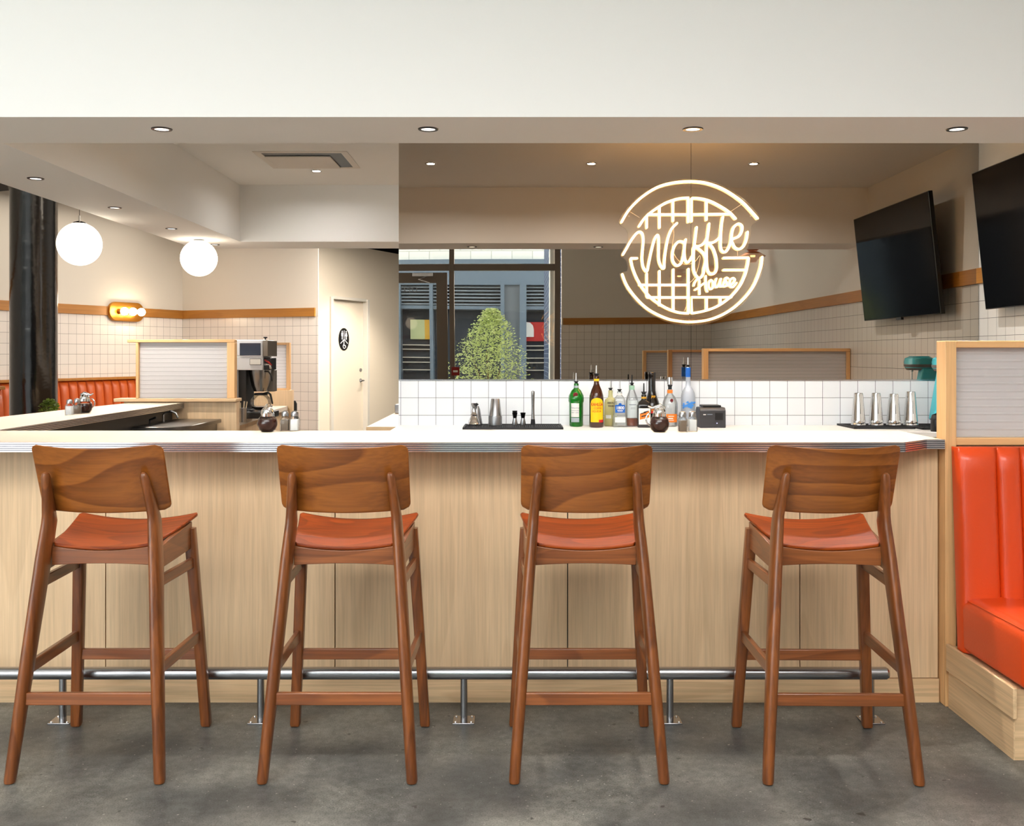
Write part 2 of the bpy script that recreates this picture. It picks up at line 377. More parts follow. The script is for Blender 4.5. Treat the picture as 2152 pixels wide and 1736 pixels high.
# rear dining room, turned 25 degrees
A = math.radians(-23.5)
cx, cy = -4.28, 13.0
u = Vector((math.cos(A), math.sin(A), 0)); v_ = Vector((math.sin(A), -math.cos(A), 0))   # u along the back wall, v_ along the left wall towards the street
def R3(a, d, z): return Vector((cx, cy, 0))+u*a+v_*d+Vector((0, 0, z))                    # a along back wall, d towards camera
TBK = tiles('tiled back wall', 'x', (238, 230, 220), (104, 94, 86), paint=(220, 212, 198), ceil_z=3.14)
struct('wall_back', B().box(-.2, 2.10, 0, .006, 0, 4.2), TBK, rot=A, loc=(cx, cy, 0))
TLF = tiles('tiled left wall', 'y', (238, 230, 220), (104, 94, 86), paint=(220, 212, 198), ceil_z=3.14)
struct('wall_left', B().box(-.2, 0, -17, 0, 0, 4.2), TLF, rot=A, loc=(cx, cy, 0))
struct('trim_4', B().box(0, 2.06, -.02, 0, 1.87, 1.975), BAND, rot=A, loc=(cx, cy, 0))
struct('trim_5', B().box(0, .02, -8, -.02, 1.87, 1.975), BANDY, rot=A, loc=(cx, cy, 0))
struct('wall_far', B().box(-12, XR, 17.8, 18, 0, 4.2), BLACKP)
struct('ceiling', B().box(-9, -.0, -10, .2, 3.14, 3.2).xf(Matrix.Translation((cx, cy, 0)) @ Matrix.Rotation(A, 4, 'Z') @ Matrix.Translation((9, 0, 0))), BLACKP) if False else None

# corridor wall with the washroom door
D0 = Vector((-2.469, 13.73, 0)); dd = Vector((.4, .9165, 0)).normalized(); ang = math.atan2(dd.y, dd.x)
def PD(a, z=0, off=0):        # a along the wall from the door's left, off towards the viewer
    return D0+dd*a+Vector((dd.y, -dd.x, 0))*off+Vector((0, 0, z))
wd = B().box(-.62, -.03, 0, .15, 0, 2.95).box(.90, 4.2, 0, .15, 0, 2.95).box(-.03, .90, 0, .15, 2.2, 2.95)
struct('wall_corridor', wd, TAN, rot=ang, loc=tuple(D0))
struct('wall_corridor_back', B().box(-.6, 4.2, .5, .6, 0, 4.2), BLACKP, rot=ang, loc=tuple(D0))
DOORP = pbr('beige door paint', (208, 196, 176), .45); FRAMEP = pbr('grey door frame paint', (196, 190, 178), .4)
dr = struct('door_1', B().box(.0, .87, .05, .095, 0, 2.03).box(0, .87, .05, .095, 2.03, 2.17), DOORP, rot=ang, loc=tuple(D0))
fr = obj('door_frame', B().box(-.06, 0, -.03, .12, 0, 2.2).box(.87, .93, -.03, .12, 0, 2.2).box(0, .87, -.012, .12, 2.17, 2.21), FRAMEP, dr, .003)
hb = B().tube([(.80, .05, 1.03), (.80, -.005, 1.03)], .012, 12).tube([(.805, -.01, 1.03), (.745, -.014, 1.025), (.70, -.012, 1.02)], .009, 10, rounded=True)
obj('door_handle', hb.lathe([(0, 0), (.028, 0), (.028, .008), (0, .008)], (0, 0, 0), 20) if False else hb, STEEL, dr)
rose = B().lathe([(0, 0), (.03, 0), (.028, .01), (0, .01)], n=20).xf(Matrix.Translation((.80, .05, 1.03)) @ Matrix.Rotation(PI/2, 4, 'X'))
obj('rose', rose, STEEL, dr)
obj('deadbolt', B().lathe([(0, 0), (.028, 0), (.024, .016), (0, .018)], n=20).xf(Matrix.Translation((.80, .05, 1.18)) @ Matrix.Rotation(PI/2, 4, 'X')), STEEL, dr)
# washroom sign
sg = thing('restroom_sign', 'black oval sign with white person and wheelchair symbols on the beige door', 'sign', tuple(D0+dd*.36+Vector((dd.y, -dd.x, 0))*(-.048)+Vector((0, 0, 1.62))), ang)
def oval(rx, rz, n=32): return [(rx*math.cos(2*PI*i/n), rz*math.sin(2*PI*i/n)) for i in range(n)]
obj('plate', B().prism(oval(.13, .158), 'xz', -.008, 0), BLACK, sg)
ic = B()
def person(cx_, cz, s, skirt):
    ic.prism([(cx_+p[0]*.16*s, cz+.40*s+p[1]*.16*s) for p in oval(.55, .55, 14)], 'xz', -.0105, -.008)
    w1, w2 = (.10, .22) if skirt else (.17, .13)
    ic.prism([(cx_-w1*s, cz+.27*s), (cx_+w1*s, cz+.27*s), (cx_+w2*s, cz-.1*s), (cx_+.07*s, cz-.1*s), (cx_+.07*s, cz-.45*s), (cx_-.07*s, cz-.45*s), (cx_-.07*s, cz-.1*s), (cx_-w2*s, cz-.1*s)], 'xz', -.0105, -.008)
person(-.05, .055, .13, False); person(.05, .055, .13, True)
def bar2(b, x0, z0, x1, z1, w_, a=-.0105, c=-.008):
    d = Vector((x1-x0, 0, z1-z0)).normalized()*w_/2
    b.prism([(x0-d.z, z0+d.x), (x0+d.z, z0-d.x), (x1+d.z, z1-d.x), (x1-d.z, z1+d.x)], 'xz', a, c)
bar2(ic, 0, .125, 0, .0, .008); bar2(ic, 0, 0, -.09, -.06, .008); bar2(ic, 0, 0, .09, -.06, .008)
bar2(ic, -.008, -.03, -.004, -.085, .014); bar2(ic, -.004, -.085, .03, -.088, .012); bar2(ic, .028, -.085, .042, -.115, .012)
ic.prism([(-.008+p[0], -.022+p[1]) for p in oval(.010, .010, 12)], 'xz', -.0105, -.008)
ic.tube([(.002+.030*math.cos(t), -.0095, -.10+.030*math.sin(t)) for t in [math.radians(100+i*22) for i in range(11)]], .004, 6)
obj('symbols', ic, WHITE, sg)

# street front: big panes, door, transoms
fm = pbr('taupe window frame', (120, 108, 98), .5)
FRX = [(-11.2, -11.1), (-9.2, -9.1), (-7.2, -7.1), (-5.2, -5.1), (-3.3, -3.2), (-2.13, -2.03), (-.957, -.884), (.655, .74)]
wf = B()
for a, b2 in FRX: wf.box(a, b2, YB-.12, YB, 0, 4.2)
wf.box(-11.2, .74, YB-.11, YB-.01, 2.69, 2.79).box(-11.2, -2.03, YB-.11, YB-.01, 0, .12).box(-.884, .655, YB-.11, YB-.01, 0, .12).box(-11.2, .74, YB-.12, YB, 4.05, 4.2)
wn = struct('window_1', wf, fm, bevel=.004)
for (a, b2), (c, d) in zip(FRX, FRX[1:]):
    obj('transom_pane', B().box(b2, c, YB-.07, YB-.062, 2.79, 4.05), PANE, wn)
    if abs(b2+2.03) > .01: obj('window_pane', B().box(b2, c, YB-.07, YB-.062, .12, 2.69), PANE, wn)
obj('reveal', B().box(.588, .655, YB-.6, YB-.13, 0, 4.2), WHITE, wn)
d2 = struct('door_2', B().box(-2.0, -1.88, YB-.1, YB-.04, .03, 2.66).box(-1.154, -.99, YB-.1, YB-.04, .03, 2.66).box(-1.88, -1.154, YB-.1, YB-.04, 2.50, 2.66).box(-1.88, -1.154, YB-.1, YB-.04, .03, .28), fm, bevel=.004)
obj('door_pane', B().box(-1.88, -1.154, YB-.075, YB-.067, .28, 2.50), PANE, d2)
obj('door_closer', B().box(-1.52, -1.2, YB-.04, YB+.02, 2.6, 2.65).tube([(-1.3, YB+.0, 2.6), (-1.42, YB+.05, 2.55), (-1.25, YB+.02, 2.5)], .008, 8), ALU, d2)
lettering(d2, 'LTO', .11, (0, 0, 0), GREYT_, M=Matrix.Translation((-1.55, YB-.062, 2.40)) @ Matrix.Rotation(PI, 4, 'Z') @ Matrix.Scale(-1, 4, (1, 0, 0)))
fa = thing('fire_alarm_station', 'small red fire alarm pull box reflected at the edge of the street window', 'alarm', (-.87, YB+.002, 1.09))
REDP = pbr('red enamel', (150, 22, 20), .4)
obj('housing', B().box(-.06, .06, 0, .045, 0, .13), REDP, fa, .004)
obj('handle', B().box(-.035, .035, .045, .055, .05, .08), WHITE, fa, .002)

# outside
PAVE = pbr('pale paving', (150, 148, 142), .8)
gr = struct('floor_street', B().box(-30, 20, -40, -2.4, -.12, -.02), PAVE)
ob = thing('street_building', 'slate blue building across the street with louvres, white brick above and shop windows', 'building', (0, -11.2, 0))
SLATE = pbr('slate blue cladding', (96, 112, 126), .6); SLATED = pbr('dark slate recess', (40, 48, 58), .7)
WBR = brick('white brick', (236, 234, 224), (226, 226, 216), (190, 190, 182), .5, .28, ms=.012)
YF = -11.2; K = (13.12-YF)/F
def XF(px): return (px-1076)*K
def ZF(py): return H-(py-745)*K
obj('wall', B().box(-16, 16, YF-1.2, YF-.3, 0, ZF(560)), SLATED, ob, world=True)
obj('upper_wall', B().box(-16, 16, YF-1.2, YF-.1, ZF(548), 9), WBR, ob, world=True)
obj('fascia', B().box(-16, 16, YF-.3, YF+.1, ZF(600), ZF(547)), SLATE, ob, world=True)
for a, b2 in ((760, 845), (905, 912), (1052, 1060), (1092, 1106), (1165, 1180), (1260, 1275)):
    obj('pillar', B().box(XF(a), XF(b2), YF-.3, YF+.2, 0, ZF(598)), SLATE, ob, world=True)
obj('grey_panel', B().box(XF(1060), XF(1092), YF-.3, YF+.05, 0, ZF(598)), pbr('grey panel', (104, 112, 118), .6), ob, world=True)
for a, b2 in ((845, 905), (957-45, 1052), (1106, 1165)):
    lv = B()
    for i in range(6): lv.box(XF(a), XF(b2), YF-.2, YF+.0, ZF(641-i*7), ZF(638.2-i*7))
    obj('louvre', lv, pbr('pale louvre blade', (120, 132, 142), .5), ob, world=True)
    obj('transom', B().box(XF(a), XF(b2), YF-.25, YF+.05, ZF(650), ZF(643)), SLATE, ob, world=True)
SHOP = pbr('dim shop interior', (70, 66, 60), .8); YEL = pbr('yellow poster', (224, 176, 60), .6); REDS = pbr('red poster', (186, 44, 40), .6); GRNP = pbr('pale green poster', (190, 200, 150), .6)
obj('poster', B().box(XF(862), XF(892), YF-.28, YF-.2, ZF(713), ZF(672)), GRNP, ob, world=True, label='pale green poster')
obj('poster', B().box(XF(892), XF(904), YF-.28, YF-.2, ZF(713), ZF(672)), YEL, ob, world=True, label='yellow poster')
obj('poster', B().box(XF(1106), XF(1165), YF-.28, YF-.2, ZF(715), ZF(675)), REDS, ob, world=True, label='red poster')
arch = [(XF(1106), ZF(706)), (XF(1122), ZF(706)), (XF(1122), ZF(690)), (XF(1120), ZF(682)), (XF(1114), ZF(676)), (XF(1106), ZF(675))]
obj('arch_panel', B().prism(arch, 'xz', YF-.2, YF-.15), WHITE, ob, world=True)
SHELFM = pbr('lit shop shelf', (205, 200, 186), .6)
for a, b2 in ((845, 912), (1106, 1165)):
    for z in (726, 735, 752, 762, 778): obj('shop_shelf', B().box(XF(a), XF(b2), YF-.3, YF-.18, ZF(z), ZF(z-2)), SHELFM, ob, world=True)
bp_ = thing('brick_pier', 'blue glazed brick pier outside the street window', 'pillar', (.9, -5.6, 0))
obj('pier', B().box(.68, 1.4, -8.2, -5.0, 0, 6), brick('blue glazed brick', (66, 84, 118), (58, 74, 104), (150, 160, 176), .24, .09, 'y'), bp_, world=True)
obj('pier_face', B().box(.66, 1.4, -5.0, -4.9, 0, 6), brick('blue glazed brick front', (66, 84, 118), (58, 74, 104), (150, 160, 176), .24, .09, 'x'), bp_, world=True)
# bush
random.seed(4)
bs = thing('street_bush', 'sunlit leafy green bush outside the street window', 'bush', (-.45, -5.2, 0))
obj('stem', B().tube([(0, 0, 0), (.03, 0, .6), (-.02, 0, 1.5)], [.03, .022, .01], 8).tube([(.02, 0, .5), (.25, .05, 1.2)], [.018, .008], 6).tube([(.02, 0, .6), (-.3, -.05, 1.4)], [.018, .008], 6), pbr('bark', (92, 76, 58), .8), bs)
lf = B()
for i in range(6500):
    t = random.random(); z = .45+1.80*t; rmax = (.70*math.sin(min(1, (1.05-t)*1.2)*PI/2)**.9+.03)*(1+.16*math.sin(t*31+i%5*1.3))
    a = random.random()*2*PI; r = rmax*math.sqrt(random.random()); p = Vector((r*math.cos(a)+.08*t, r*.8*math.sin(a), z))
    q = Matrix.Rotation(random.random()*6.3, 4, 'Z') @ Matrix.Rotation(random.uniform(-1, 1), 4, 'X') @ Matrix.Rotation(random.uniform(-.8, .8), 4, 'Y'); s = random.uniform(.017, .034)
    vv = [lf.bm.verts.new(p+(q @ Vector(c))*s) for c in ((-1, 0, 0), (0, -.5, .15), (1, 0, 0), (0, .5, .15))]; lf.bm.faces.new(vv)
def leafmat(nm, c1, c2):
    m, n, l, b = newmat(nm); b.inputs['Roughness'].default_value = .5
    tc = n.new('ShaderNodeTexCoord'); t = n.new('ShaderNodeTexNoise'); t.inputs['Scale'].default_value = 14; l.new(tc.outputs['Object'], t.inputs[0])
    cc_ = mixc(n, l, t.outputs[0], lin(c1), lin(c2)); l.new(cc_, b.inputs['Base Color'])
    tr = n.new('ShaderNodeBsdfTranslucent'); l.new(cc_, tr.inputs[0]); mx = n.new('ShaderNodeMixShader'); mx.inputs[0].default_value = .5
    l.new(b.outputs[0], mx.inputs[1]); l.new(tr.outputs[0], mx.inputs[2]); l.new(mx.outputs[0], n['Material Output'].inputs[0]); return m
obj('foliage', lf, leafmat('bright leaves', (130, 160, 70), (236, 240, 180)), bs, recalc=False)

# ------------------------------------------------------------------ bar counter
ct = thing('bar_counter', 'long oak fronted bar counter with cream top and ribbed metal edge', 'counter', (0, 4.1, 0))
TOPZ = 1.067
EX = 1.70
outer = [(-3.6, 3.85), (1.508, 3.85), (1.645, 3.98), (EX+.02, 3.98), (EX+.02, 4.454), (-3.6, 4.454)]
wc = thing('wing_counter', 'cream topped wing counter running back from the left end of the bar', 'counter', (-2.55, 5.6, 0))
wing = [(-2.3, 4.454), (-2.3, 7.0), (-2.68, 6.99), (-2.74, 6.3), (-2.78, 5.44), (-2.86, 4.9), (-3.6, 4.454)]
obj('countertop', B().prism(wing, 'xy', TOPZ-.034, TOPZ), LAMI, wc, world=True)
obj('countertop', B().prism(outer, 'xy', TOPZ-.034, TOPZ), LAMI, ct, world=True)
edge = B()
def strip(edge, path, z0, z1, off, th):
    P = [Vector((*p, 0)) for p in path]
    for a, b2 in zip(P, P[1:]):
        d = (b2-a).normalized(); nrm = Vector((d.y, -d.x, 0))
        p = [a+nrm*off, b2+nrm*off, b2+nrm*(off+th), a+nrm*(off+th)]
        edge.prism([(q.x, q.y) for q in p], 'xy', z0, z1)
ep = [(-3.6, 3.85), (1.508, 3.85), (1.645, 3.98), (EX+.02, 3.98)]; ep2 = [(-2.3, 4.49), (-2.3, 7.0)]
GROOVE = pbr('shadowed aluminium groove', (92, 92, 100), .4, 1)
for path, par in ((ep, ct), (ep2, wc)):
    edge = B(); strip(edge, path, TOPZ-.036, TOPZ+.001, .0, .002); obj('edge_channel', edge, GROOVE, par, world=True)
    edge = B()
    for i in range(5): strip(edge, path, TOPZ-.036+i*.0079, TOPZ-.036+i*.0079+.0050, .002, .0045)
    obj('metal_edge', edge, ALU, par, world=True)
jx = [X(222, 4.05), X(704, 4.05), X(1193, 4.05), X(1681, 4.05)]; xs = [-3.2]+jx+[1.725]
for a, b2 in zip(xs, xs[1:]):
    obj('front_panel', B().box(a+.0022, b2-.0022, 4.05, 4.07, .098, TOPZ-.036), OAK, ct, world=True)
obj('carcass', B().box(-3.2, 1.725, 4.07, 4.35, 0, TOPZ-.036).box(-3.2, 1.725, 4.35, 4.36, 0, TOPZ-.036), BLACK, ct, world=True)
obj('body', B().box(-2.75, -2.37, 4.46, 6.98, 0, TOPZ-.038), DG_, wc, world=True)
obj('kick_board', B().box(-3.2, 1.725, 4.042, 4.07, 0, .095), OAKH, ct, world=True)
# foot rail
rl = thing('foot_rail', 'brushed steel foot rail on short posts along the bar', 'foot rail', (0, 3.84, 0))
obj('rail', B().tube([(-3.2, 3.84, .183), (1.435, 3.84, .183)], .0235, 24), STEEL, rl, world=True)
obj('end_cap', B().tube([(1.435, 3.84, .183), (1.443, 3.84, .183)], [.0235, .019], 24), STEEL, rl, world=True)
for px in (132, 548, 975, 1408, 1830):
    x = X(px, 3.84)
    po = obj('post', B().tube([(x, 3.84, .004), (x, 3.84, .165)], .0135, 20), STEEL, rl, world=True)
    pl = obj('base_plate', B().box(x-.042, x+.042, 3.80, 3.884, 0, .005), STEEL, rl, .002, world=True)
    for sx in (-1, 1):
        for sy in (-1, 1):
            b_ = B().lathe([(0, .0), (.0055, .0), (.004, .004), (0, .005)], (x+sx*.03-rl.location.x, 3.842+sy*.03-rl.location.y, .005), 10)
            o = obj('screw', b_, CHROME, pl)

# ------------------------------------------------------------------ bar stools
def ell(c, rx, ry, n=14, sq=2.6):
    r = []
    for i in range(n):
        t = 2*PI*i/n; ca, sa = math.cos(t), math.sin(t)
        r.append(Vector((c[0]+rx*math.copysign(abs(ca)**(2/sq), ca), c[1]+ry*math.copysign(abs(sa)**(2/sq), sa), c[2])))
    return r
def sect_leg(b, pts, sq=2.3):
    b.loft([ell(p[:3], p[3], p[4], 16, sq) for p in pts]); return b
def stool(label, loc, rz):
    t = thing('bar_stool', label, 'bar stool', loc, rz, 'bar stools along the counter')
    for s in (-1, 1):
        b = sect_leg(B(), [(s*.2452, -.251, .004, .0165, .0175), (s*.245, -.25, .012, .0185, .02), (s*.215, -.187, .40, .0205, .036), (s*.1905, -.130, .72, .020, .046), (s*.180, -.113, .835, .0185, .043), (s*.1785, -.117, .86, .0175, .037),
                           (s*.172, -.143, .93, .016, .025), (s*.1655, -.170, .995, .0145, .015), (s*.1645, -.173, 1.006, .011, .011), (s*.1642, -.174, 1.011, .005, .005)])
        obj('leg', b, LEGW, t)
        f = sect_leg(B(), [(s*.2455, .2515, .004, .016, .014), (s*.245, .25, .012, .0185, .0165), (s*.225, .222, .38, .0195, .019), (s*.207, .192, .70, .020, .021), (s*.204, .188, .762, .019, .020)], 6)
        obj('leg', f, LEGW, t)
    def rail(name, z0, z1, p, q, th=.018):
        p, q = Vector((*p, 0)), Vector((*q, 0)); d = (q-p).normalized(); nr = Vector((d.y, -d.x, 0))*th/2
        return (B().prism([((p+nr).x, (p+nr).y), ((q+nr).x, (q+nr).y), ((q-nr).x, (q-nr).y), ((p-nr).x, (p-nr).y)], 'xy', z0, z1))
    def rx(z): return .245-.0755*z
    def ry(z): return -.25+.158*z
    obj('rear_stretcher', rail('', .245, .286, (-rx(.265)+.004, ry(.265)-.004), (rx(.265)-.004, ry(.265)-.004)), RAILW, t, .003)
    obj('front_stretcher', rail('', .262, .302, (-.225, .229), (.225, .229)), RAILW, t, .003)
    LEGY = RAILY
    for s in (-1, 1):
        obj('side_stretcher', rail('', .335, .376, (s*(rx(.355)+.002), ry(.355)), (s*.227, .222)), LEGY, t, .003)
        obj('side_rail', rail('', .615, .652, (s*(rx(.63)), ry(.63)), (s*.212, .20)), LEGY, t, .003)
        ap = B().prism([(-.12, .672), (.185, .688), (.185, .786), (-.12, .748)], 'yz', s*.19-.009, s*.19+.009)
        for vv in ap.bm.verts: vv.co.x += s*(.0+(vv.co.y+.12)*.045)
        obj('apron', ap, LEGY, t, .002)
    n = 14
    def arcz(x): return (x/.17)**2
    pr = [(-.172+i*.344/n, .686-.006*(1-arcz(-.172+i*.344/n))*-1) for i in range(n+1)]
    up = [(x, .736+.016*arcz(x)) for x, _ in reversed(pr)]
    obj('apron', B().prism([(x, z) for x, z in pr]+up, 'xz', -.112, -.094), RAILW, t, .002)
    obj('apron', B().box(-.2, .2, .18, .198, .70, .770), RAILW, t, .002)
    def seat(a, b2):
        y = -.112+b2*.352; hw = .170+.055*b2
        r = min(1, min(a, 1-a)*2*hw/.02, 1)
        xx = (a*2-1)*hw
        e = min(b2*.352, (1-b2)*.352)
        k = max(0, 1-e/.018)
        xx *= 1-.045*k*k
        z = .737+.040*b2+.021*(xx/.2)**2+(.006*math.sin(b2*PI)*-1)
        return (xx, y, z), (0, 0, 1)
    obj('seat', B().sheet(seat, 20, 18, .011), SEATW, t, .003, ang=60)
    def back(a, b2):
        z = .866+b2*.228; hw = .2225
        e = min(b2, 1-b2)*.228; k = max(0, 1-e/.024); xx = (a*2-1)*(hw-.024*(1-math.sqrt(max(0, 1-k*k))))
        y = -.118-.094*b2+.05*(xx/.22)**2
        return (xx, y+.0, z+(.012*b2-.0-.006*(1-b2)*-1)*(xx/.22)**2), (0, .96, -.25)
    obj('backrest', B().sheet(back, 24, 26, .012), BACKW, t, .003, ang=60)
    return t
RAILY = wood('walnut stained side rail', (96, 50, 20), (140, 80, 38), 'y', 7, 6, 9, .33, .5, .3, .3)
st = stool('leftmost wooden bar stool, nearest the left edge of the photo', (X(0, 1)*0-1.40, 3.53, 0), 0)
copy_tree(st, 'second wooden bar stool from the left, in front of the left syrup dispenser', (-.573, 3.53, 0), 0)
copy_tree(st, 'third wooden bar stool from the left, with broad wavy grain on its backrest', (.253, 3.53, 0), 0)
copy_tree(st, 'rightmost wooden bar stool, nearest the orange booth', (1.087, 3.52, 0), math.radians(-1))

# ------------------------------------------------------------------ back counter with splashback things
wt = thing('back_counter', 'white back counter running along the tiled wall under the mirror', 'counter', (1.16, 6.2, 0))
obj('countertop', B().box(-.742, XR-.002, 5.96, YM-.013, .912, .944), QUARTZ, wt, .003, world=True)
for i in range(6): obj('cabinet', B().box(-.73+i*.631, -.73+i*.631+.625, 5.99, 6.5, 0, .912), OAK, wt, world=True)
ec = thing('side_cabinet', 'oak cabinet top standing behind the left end of the mirror wall', 'cabinet', (-.5, 7.9, 0))
obj('countertop', B().box(-1.0, .6, 6.86, 8.95, .87, .91), OAKH, ec, .003, world=True)
obj('body', B().box(-.97, .6, 6.9, 8.9, 0, .87), OAK, ec, world=True)
obj('outlet_box', B().box(-.985, -.60, 8.4, 8.6, .91, .985), ALU, ec, .004, world=True)

def bottle(name, label, px, pyb, prof, mat, sx=1, sy=1, n=28, Y=None, cat='bottle', group='liquor bottles on the back counter'):
    Y = Y or .462*F/(pyb-745)
    t = thing(name, label, cat, (X(px, Y), Y, .944), 0, group)
    if n == 4:
        bb_ = B()
        secs = []
        for r, z in prof:
            sq = 9 if r > .02 else 2
            secs.append([Vector(p) for p in ell((0, 0, z), max(r, .0005), max(r*sy, .0005), 24, sq)])
        bb_.loft(secs); obj('glass', bb_, mat, t)
    else: obj('glass', B().lathe([(0, prof[0][1])]+prof+[(0, prof[-1][1])], n=n, sx=sx, sy=sy), mat, t)
    return t
def pourer(t, z, h=.062, black=False, r=.011, lean=0):
    p = obj('pourer_collar', B().lathe([(0, 0), (r-.002, 0), (r-.001, .012), (r+.003, .013), (r+.003, .018), (0, .018)], (0, 0, z-.01), 18), RUBBER, t)
    obj('spout', B().tube([(0, 0, z+.006), (lean*.3, 0, z+h*.5), (lean, 0, z+h)], [.0052, .0046, .0036], 10), BLACK if black else CHROME, t)
def patch(b, R, a0, a1, z0, z1, sy=1, n=12, arch=0):
    """label wrapped round a bottle; arch rounds off its top"""
    th = .0006
    def fn(uu, vv):
        a = a0+(a1-a0)*uu; top = z1-arch*(1-math.sqrt(max(0, 1-(2*uu-1)**2)))
        z = z0+(top-z0)*vv
        return (R*math.sin(a), -R*sy*math.cos(a), z), (math.sin(a), -math.cos(a), 0)
    return b.sheet(fn, n, 6, th)
GREEN = pbr('green glass', (22, 128, 34), .08, trans=.35, coat=.5); BROWN = pbr('brown glass', (62, 28, 10), .07, coat=.6)
DARKB = pbr('near black glass', (16, 12, 11), .08, coat=.6); AMBER = pbr('amber liquor', (176, 84, 26), .15)
PALEY = clear('pale yellow liquor bottle', (.95, .92, .68, 1), .12, .05, (232, 222, 160), .35)
CLEARB = clear('clear bottle glass', (.93, .95, .95, 1), .12, .03, (215, 220, 222), .09)
TXT = pbr('dark print', (52, 34, 28), .6); TXR = pbr('red print', (206, 62, 20), .6); YL = pbr('yellow label', (250, 205, 10), .5)
BLUE = pbr('blue label', (20, 98, 190), .5); ORG = pbr('orange label', (240, 130, 40), .5); MAROON = pbr('maroon seal', (120, 18, 34), .4); GOLD = pbr('gold print', (226, 170, 56), .35, .4)
SILV = pbr('silver label', (170, 180, 184), .45); MINT = pbr('pale green label', (150, 190, 164), .6); REDL = pbr('red label', (200, 30, 26), .5); GREYT = pbr('grey print', (120, 130, 140), .6)
def printlines(t, rows, y, mat, slope=0.0):
    b = B()
    for x, z, w_, h in rows: b.prism([(x, z), (x+w_, z+w_*slope), (x+w_, z+h+w_*slope), (x, z+h)], 'xz', y-.0004, y)
    return obj('small_print', b, mat, t)
# green gin bottle
t = bottle('gin_bottle', 'bright green bottle with a red seal, leftmost of the bottles', 1211, 896, [(.040, 0), (.044, .006), (.0455, .15), (.050, .163), (.050, .185), (.047, .20), (.030, .232), (.018, .242), (.0155, .25), (.0155, .272), (.014, .276)], GREEN)
obj('label', patch(B(), .0456, -.85, .35, .062, .150), WHITE, t); obj('label', patch(B(), .0456, -.85, .35, .03, .058), SILV, t)
obj('neck_label', patch(B(), .0158, -1.5, 1.5, .243, .262), SILV, t)
obj('seal', B().lathe([(0, 0), (.016, 0), (.014, .004), (0, .005)], n=20).xf(Matrix.Translation((-.008, -.0455, .205)) @ Matrix.Rotation(PI/2+.35, 4, 'X')), MAROON, t)
lettering(t, 'Tanqueray', .0135, (-.012, 0, .121), GREYT, R=.0464); lettering(t, 'LONDON', .010, (-.012, 0, .103), GREYT, R=.0464, squeeze=1.2); lettering(t, 'DRY GIN', .010, (-.012, 0, .09), GREYT, R=.0464, squeeze=1.2)
pourer(t, .283, .06)
# coffee liqueur
t = bottle('liqueur_bottle', 'brown bottle with a bright yellow arched label', 1253.5, 898, [(.042, 0), (.0455, .005), (.0455, .17), (.044, .20), (.034, .235), (.022, .262), (.0175, .275), (.0155, .30), (.0155, .322), (.014, .325)], BROWN)
obj('label', patch(B(), .0460, -.98, .98, .035, .188, arch=.035, n=20), YL, t); obj('neck_label', patch(B(), .0158, -1.6, 1.6, .293, .308), YL, t)
obj('label', patch(B(), .0467, .25, .98, .033, .05), REDL, t, label='small red label')
lettering(t, 'KAHL\u00daA', .027, (0, 0, .146), TXR, R=.0472, bold=.0006, squeeze=.78); lettering(t, 'COFFEE', .017, (.006, 0, .122), TXR, R=.0472, squeeze=.9); lettering(t, 'LIQUEUR', .017, (-.003, 0, .103), TXR, R=.0472, squeeze=.9)
pourer(t, .334, .058, r=.0145)
# vanilla vodka
t = bottle('vodka_bottle', 'round shouldered pale yellow bottle half hidden behind the blue labelled one', 1283, 893.5, [(.038, 0), (.041, .004), (.041, .15), (.036, .17), (.017, .184), (.0145, .20), (.0145, .228), (.012, .23)], PALEY, Y=6.48)
obj('label', patch(B(), .0412, -.9, -.0, .05, .072), WHITE, t)
lettering(t, 'ABSOLUT', .017, (0.006, 0, .15), TXT, R=.0418, squeeze=.85, bold=.0005); lettering(t, 'VANILIA', .017, (.006, 0, .13), TXT, R=.0418, squeeze=.85, bold=.0005)
pourer(t, .238, .055)
# square tequila
t = bottle('tequila_bottle', 'clear tapered square bottle with a bright blue label', 1302, 897, [(.044, 0), (.0475, .004), (.046, .012), (.034, .165), (.030, .185), (.018, .20), (.0165, .205), (.0165, .214), (.0155, .216), (.0155, .226)], CLEARB, n=4, sy=.8)
obj('label', B().box(-.031, .031, -.0355, -.034, .092, .142).prism([(p[0], .145+p[1]) for p in oval(.010, .008, 14)], 'xz', -.0355, -.034), BLUE, t)
obj('label', B().box(-.033, .033, -.0385, -.037, .03, .063), WHITE, t, label='blank white label')
lettering(t, '1800', .026, (0, -.0362, .122), WHITE, bold=.0007); printlines(t, [(-.018, .105, .036, .0035), (-.016, .099, .032, .002)], -.0362, WHITE)
pourer(t, .233, .06)
obj('neck_label', B().lathe([(.0172, 0), (.0176, 0), (.0176, .012), (.0172, .012)], (0, 0, .202), 20), WHITE, t)
# whiskey
t = bottle('whiskey_bottle', 'clear bottle with amber liquor at the bottom and a pale green neck band', 1328, 895.5, [(.036, 0), (.040, .004), (.040, .165), (.036, .185), (.020, .225), (.0165, .236), (.016, .262), (.014, .264)], CLEARB)
obj('liquor', B().lathe([(0, .004), (.038, .004), (.038, .052), (0, .052)], n=24), AMBER, t)
obj('label', patch(B(), .0404, -.9, .9, .055, .168), pbr('translucent white label', (220, 228, 228), .6), t)
obj('neck_label', patch(B(), .0164, -1.5, 1.5, .235, .262), MINT, t)
printlines(t, [(-.022, .138, .044, .004), (-.012, .12, .03, .002), (-.014, .113, .032, .002)], -.0416, GREYT)
pourer(t, .272, .058, True)
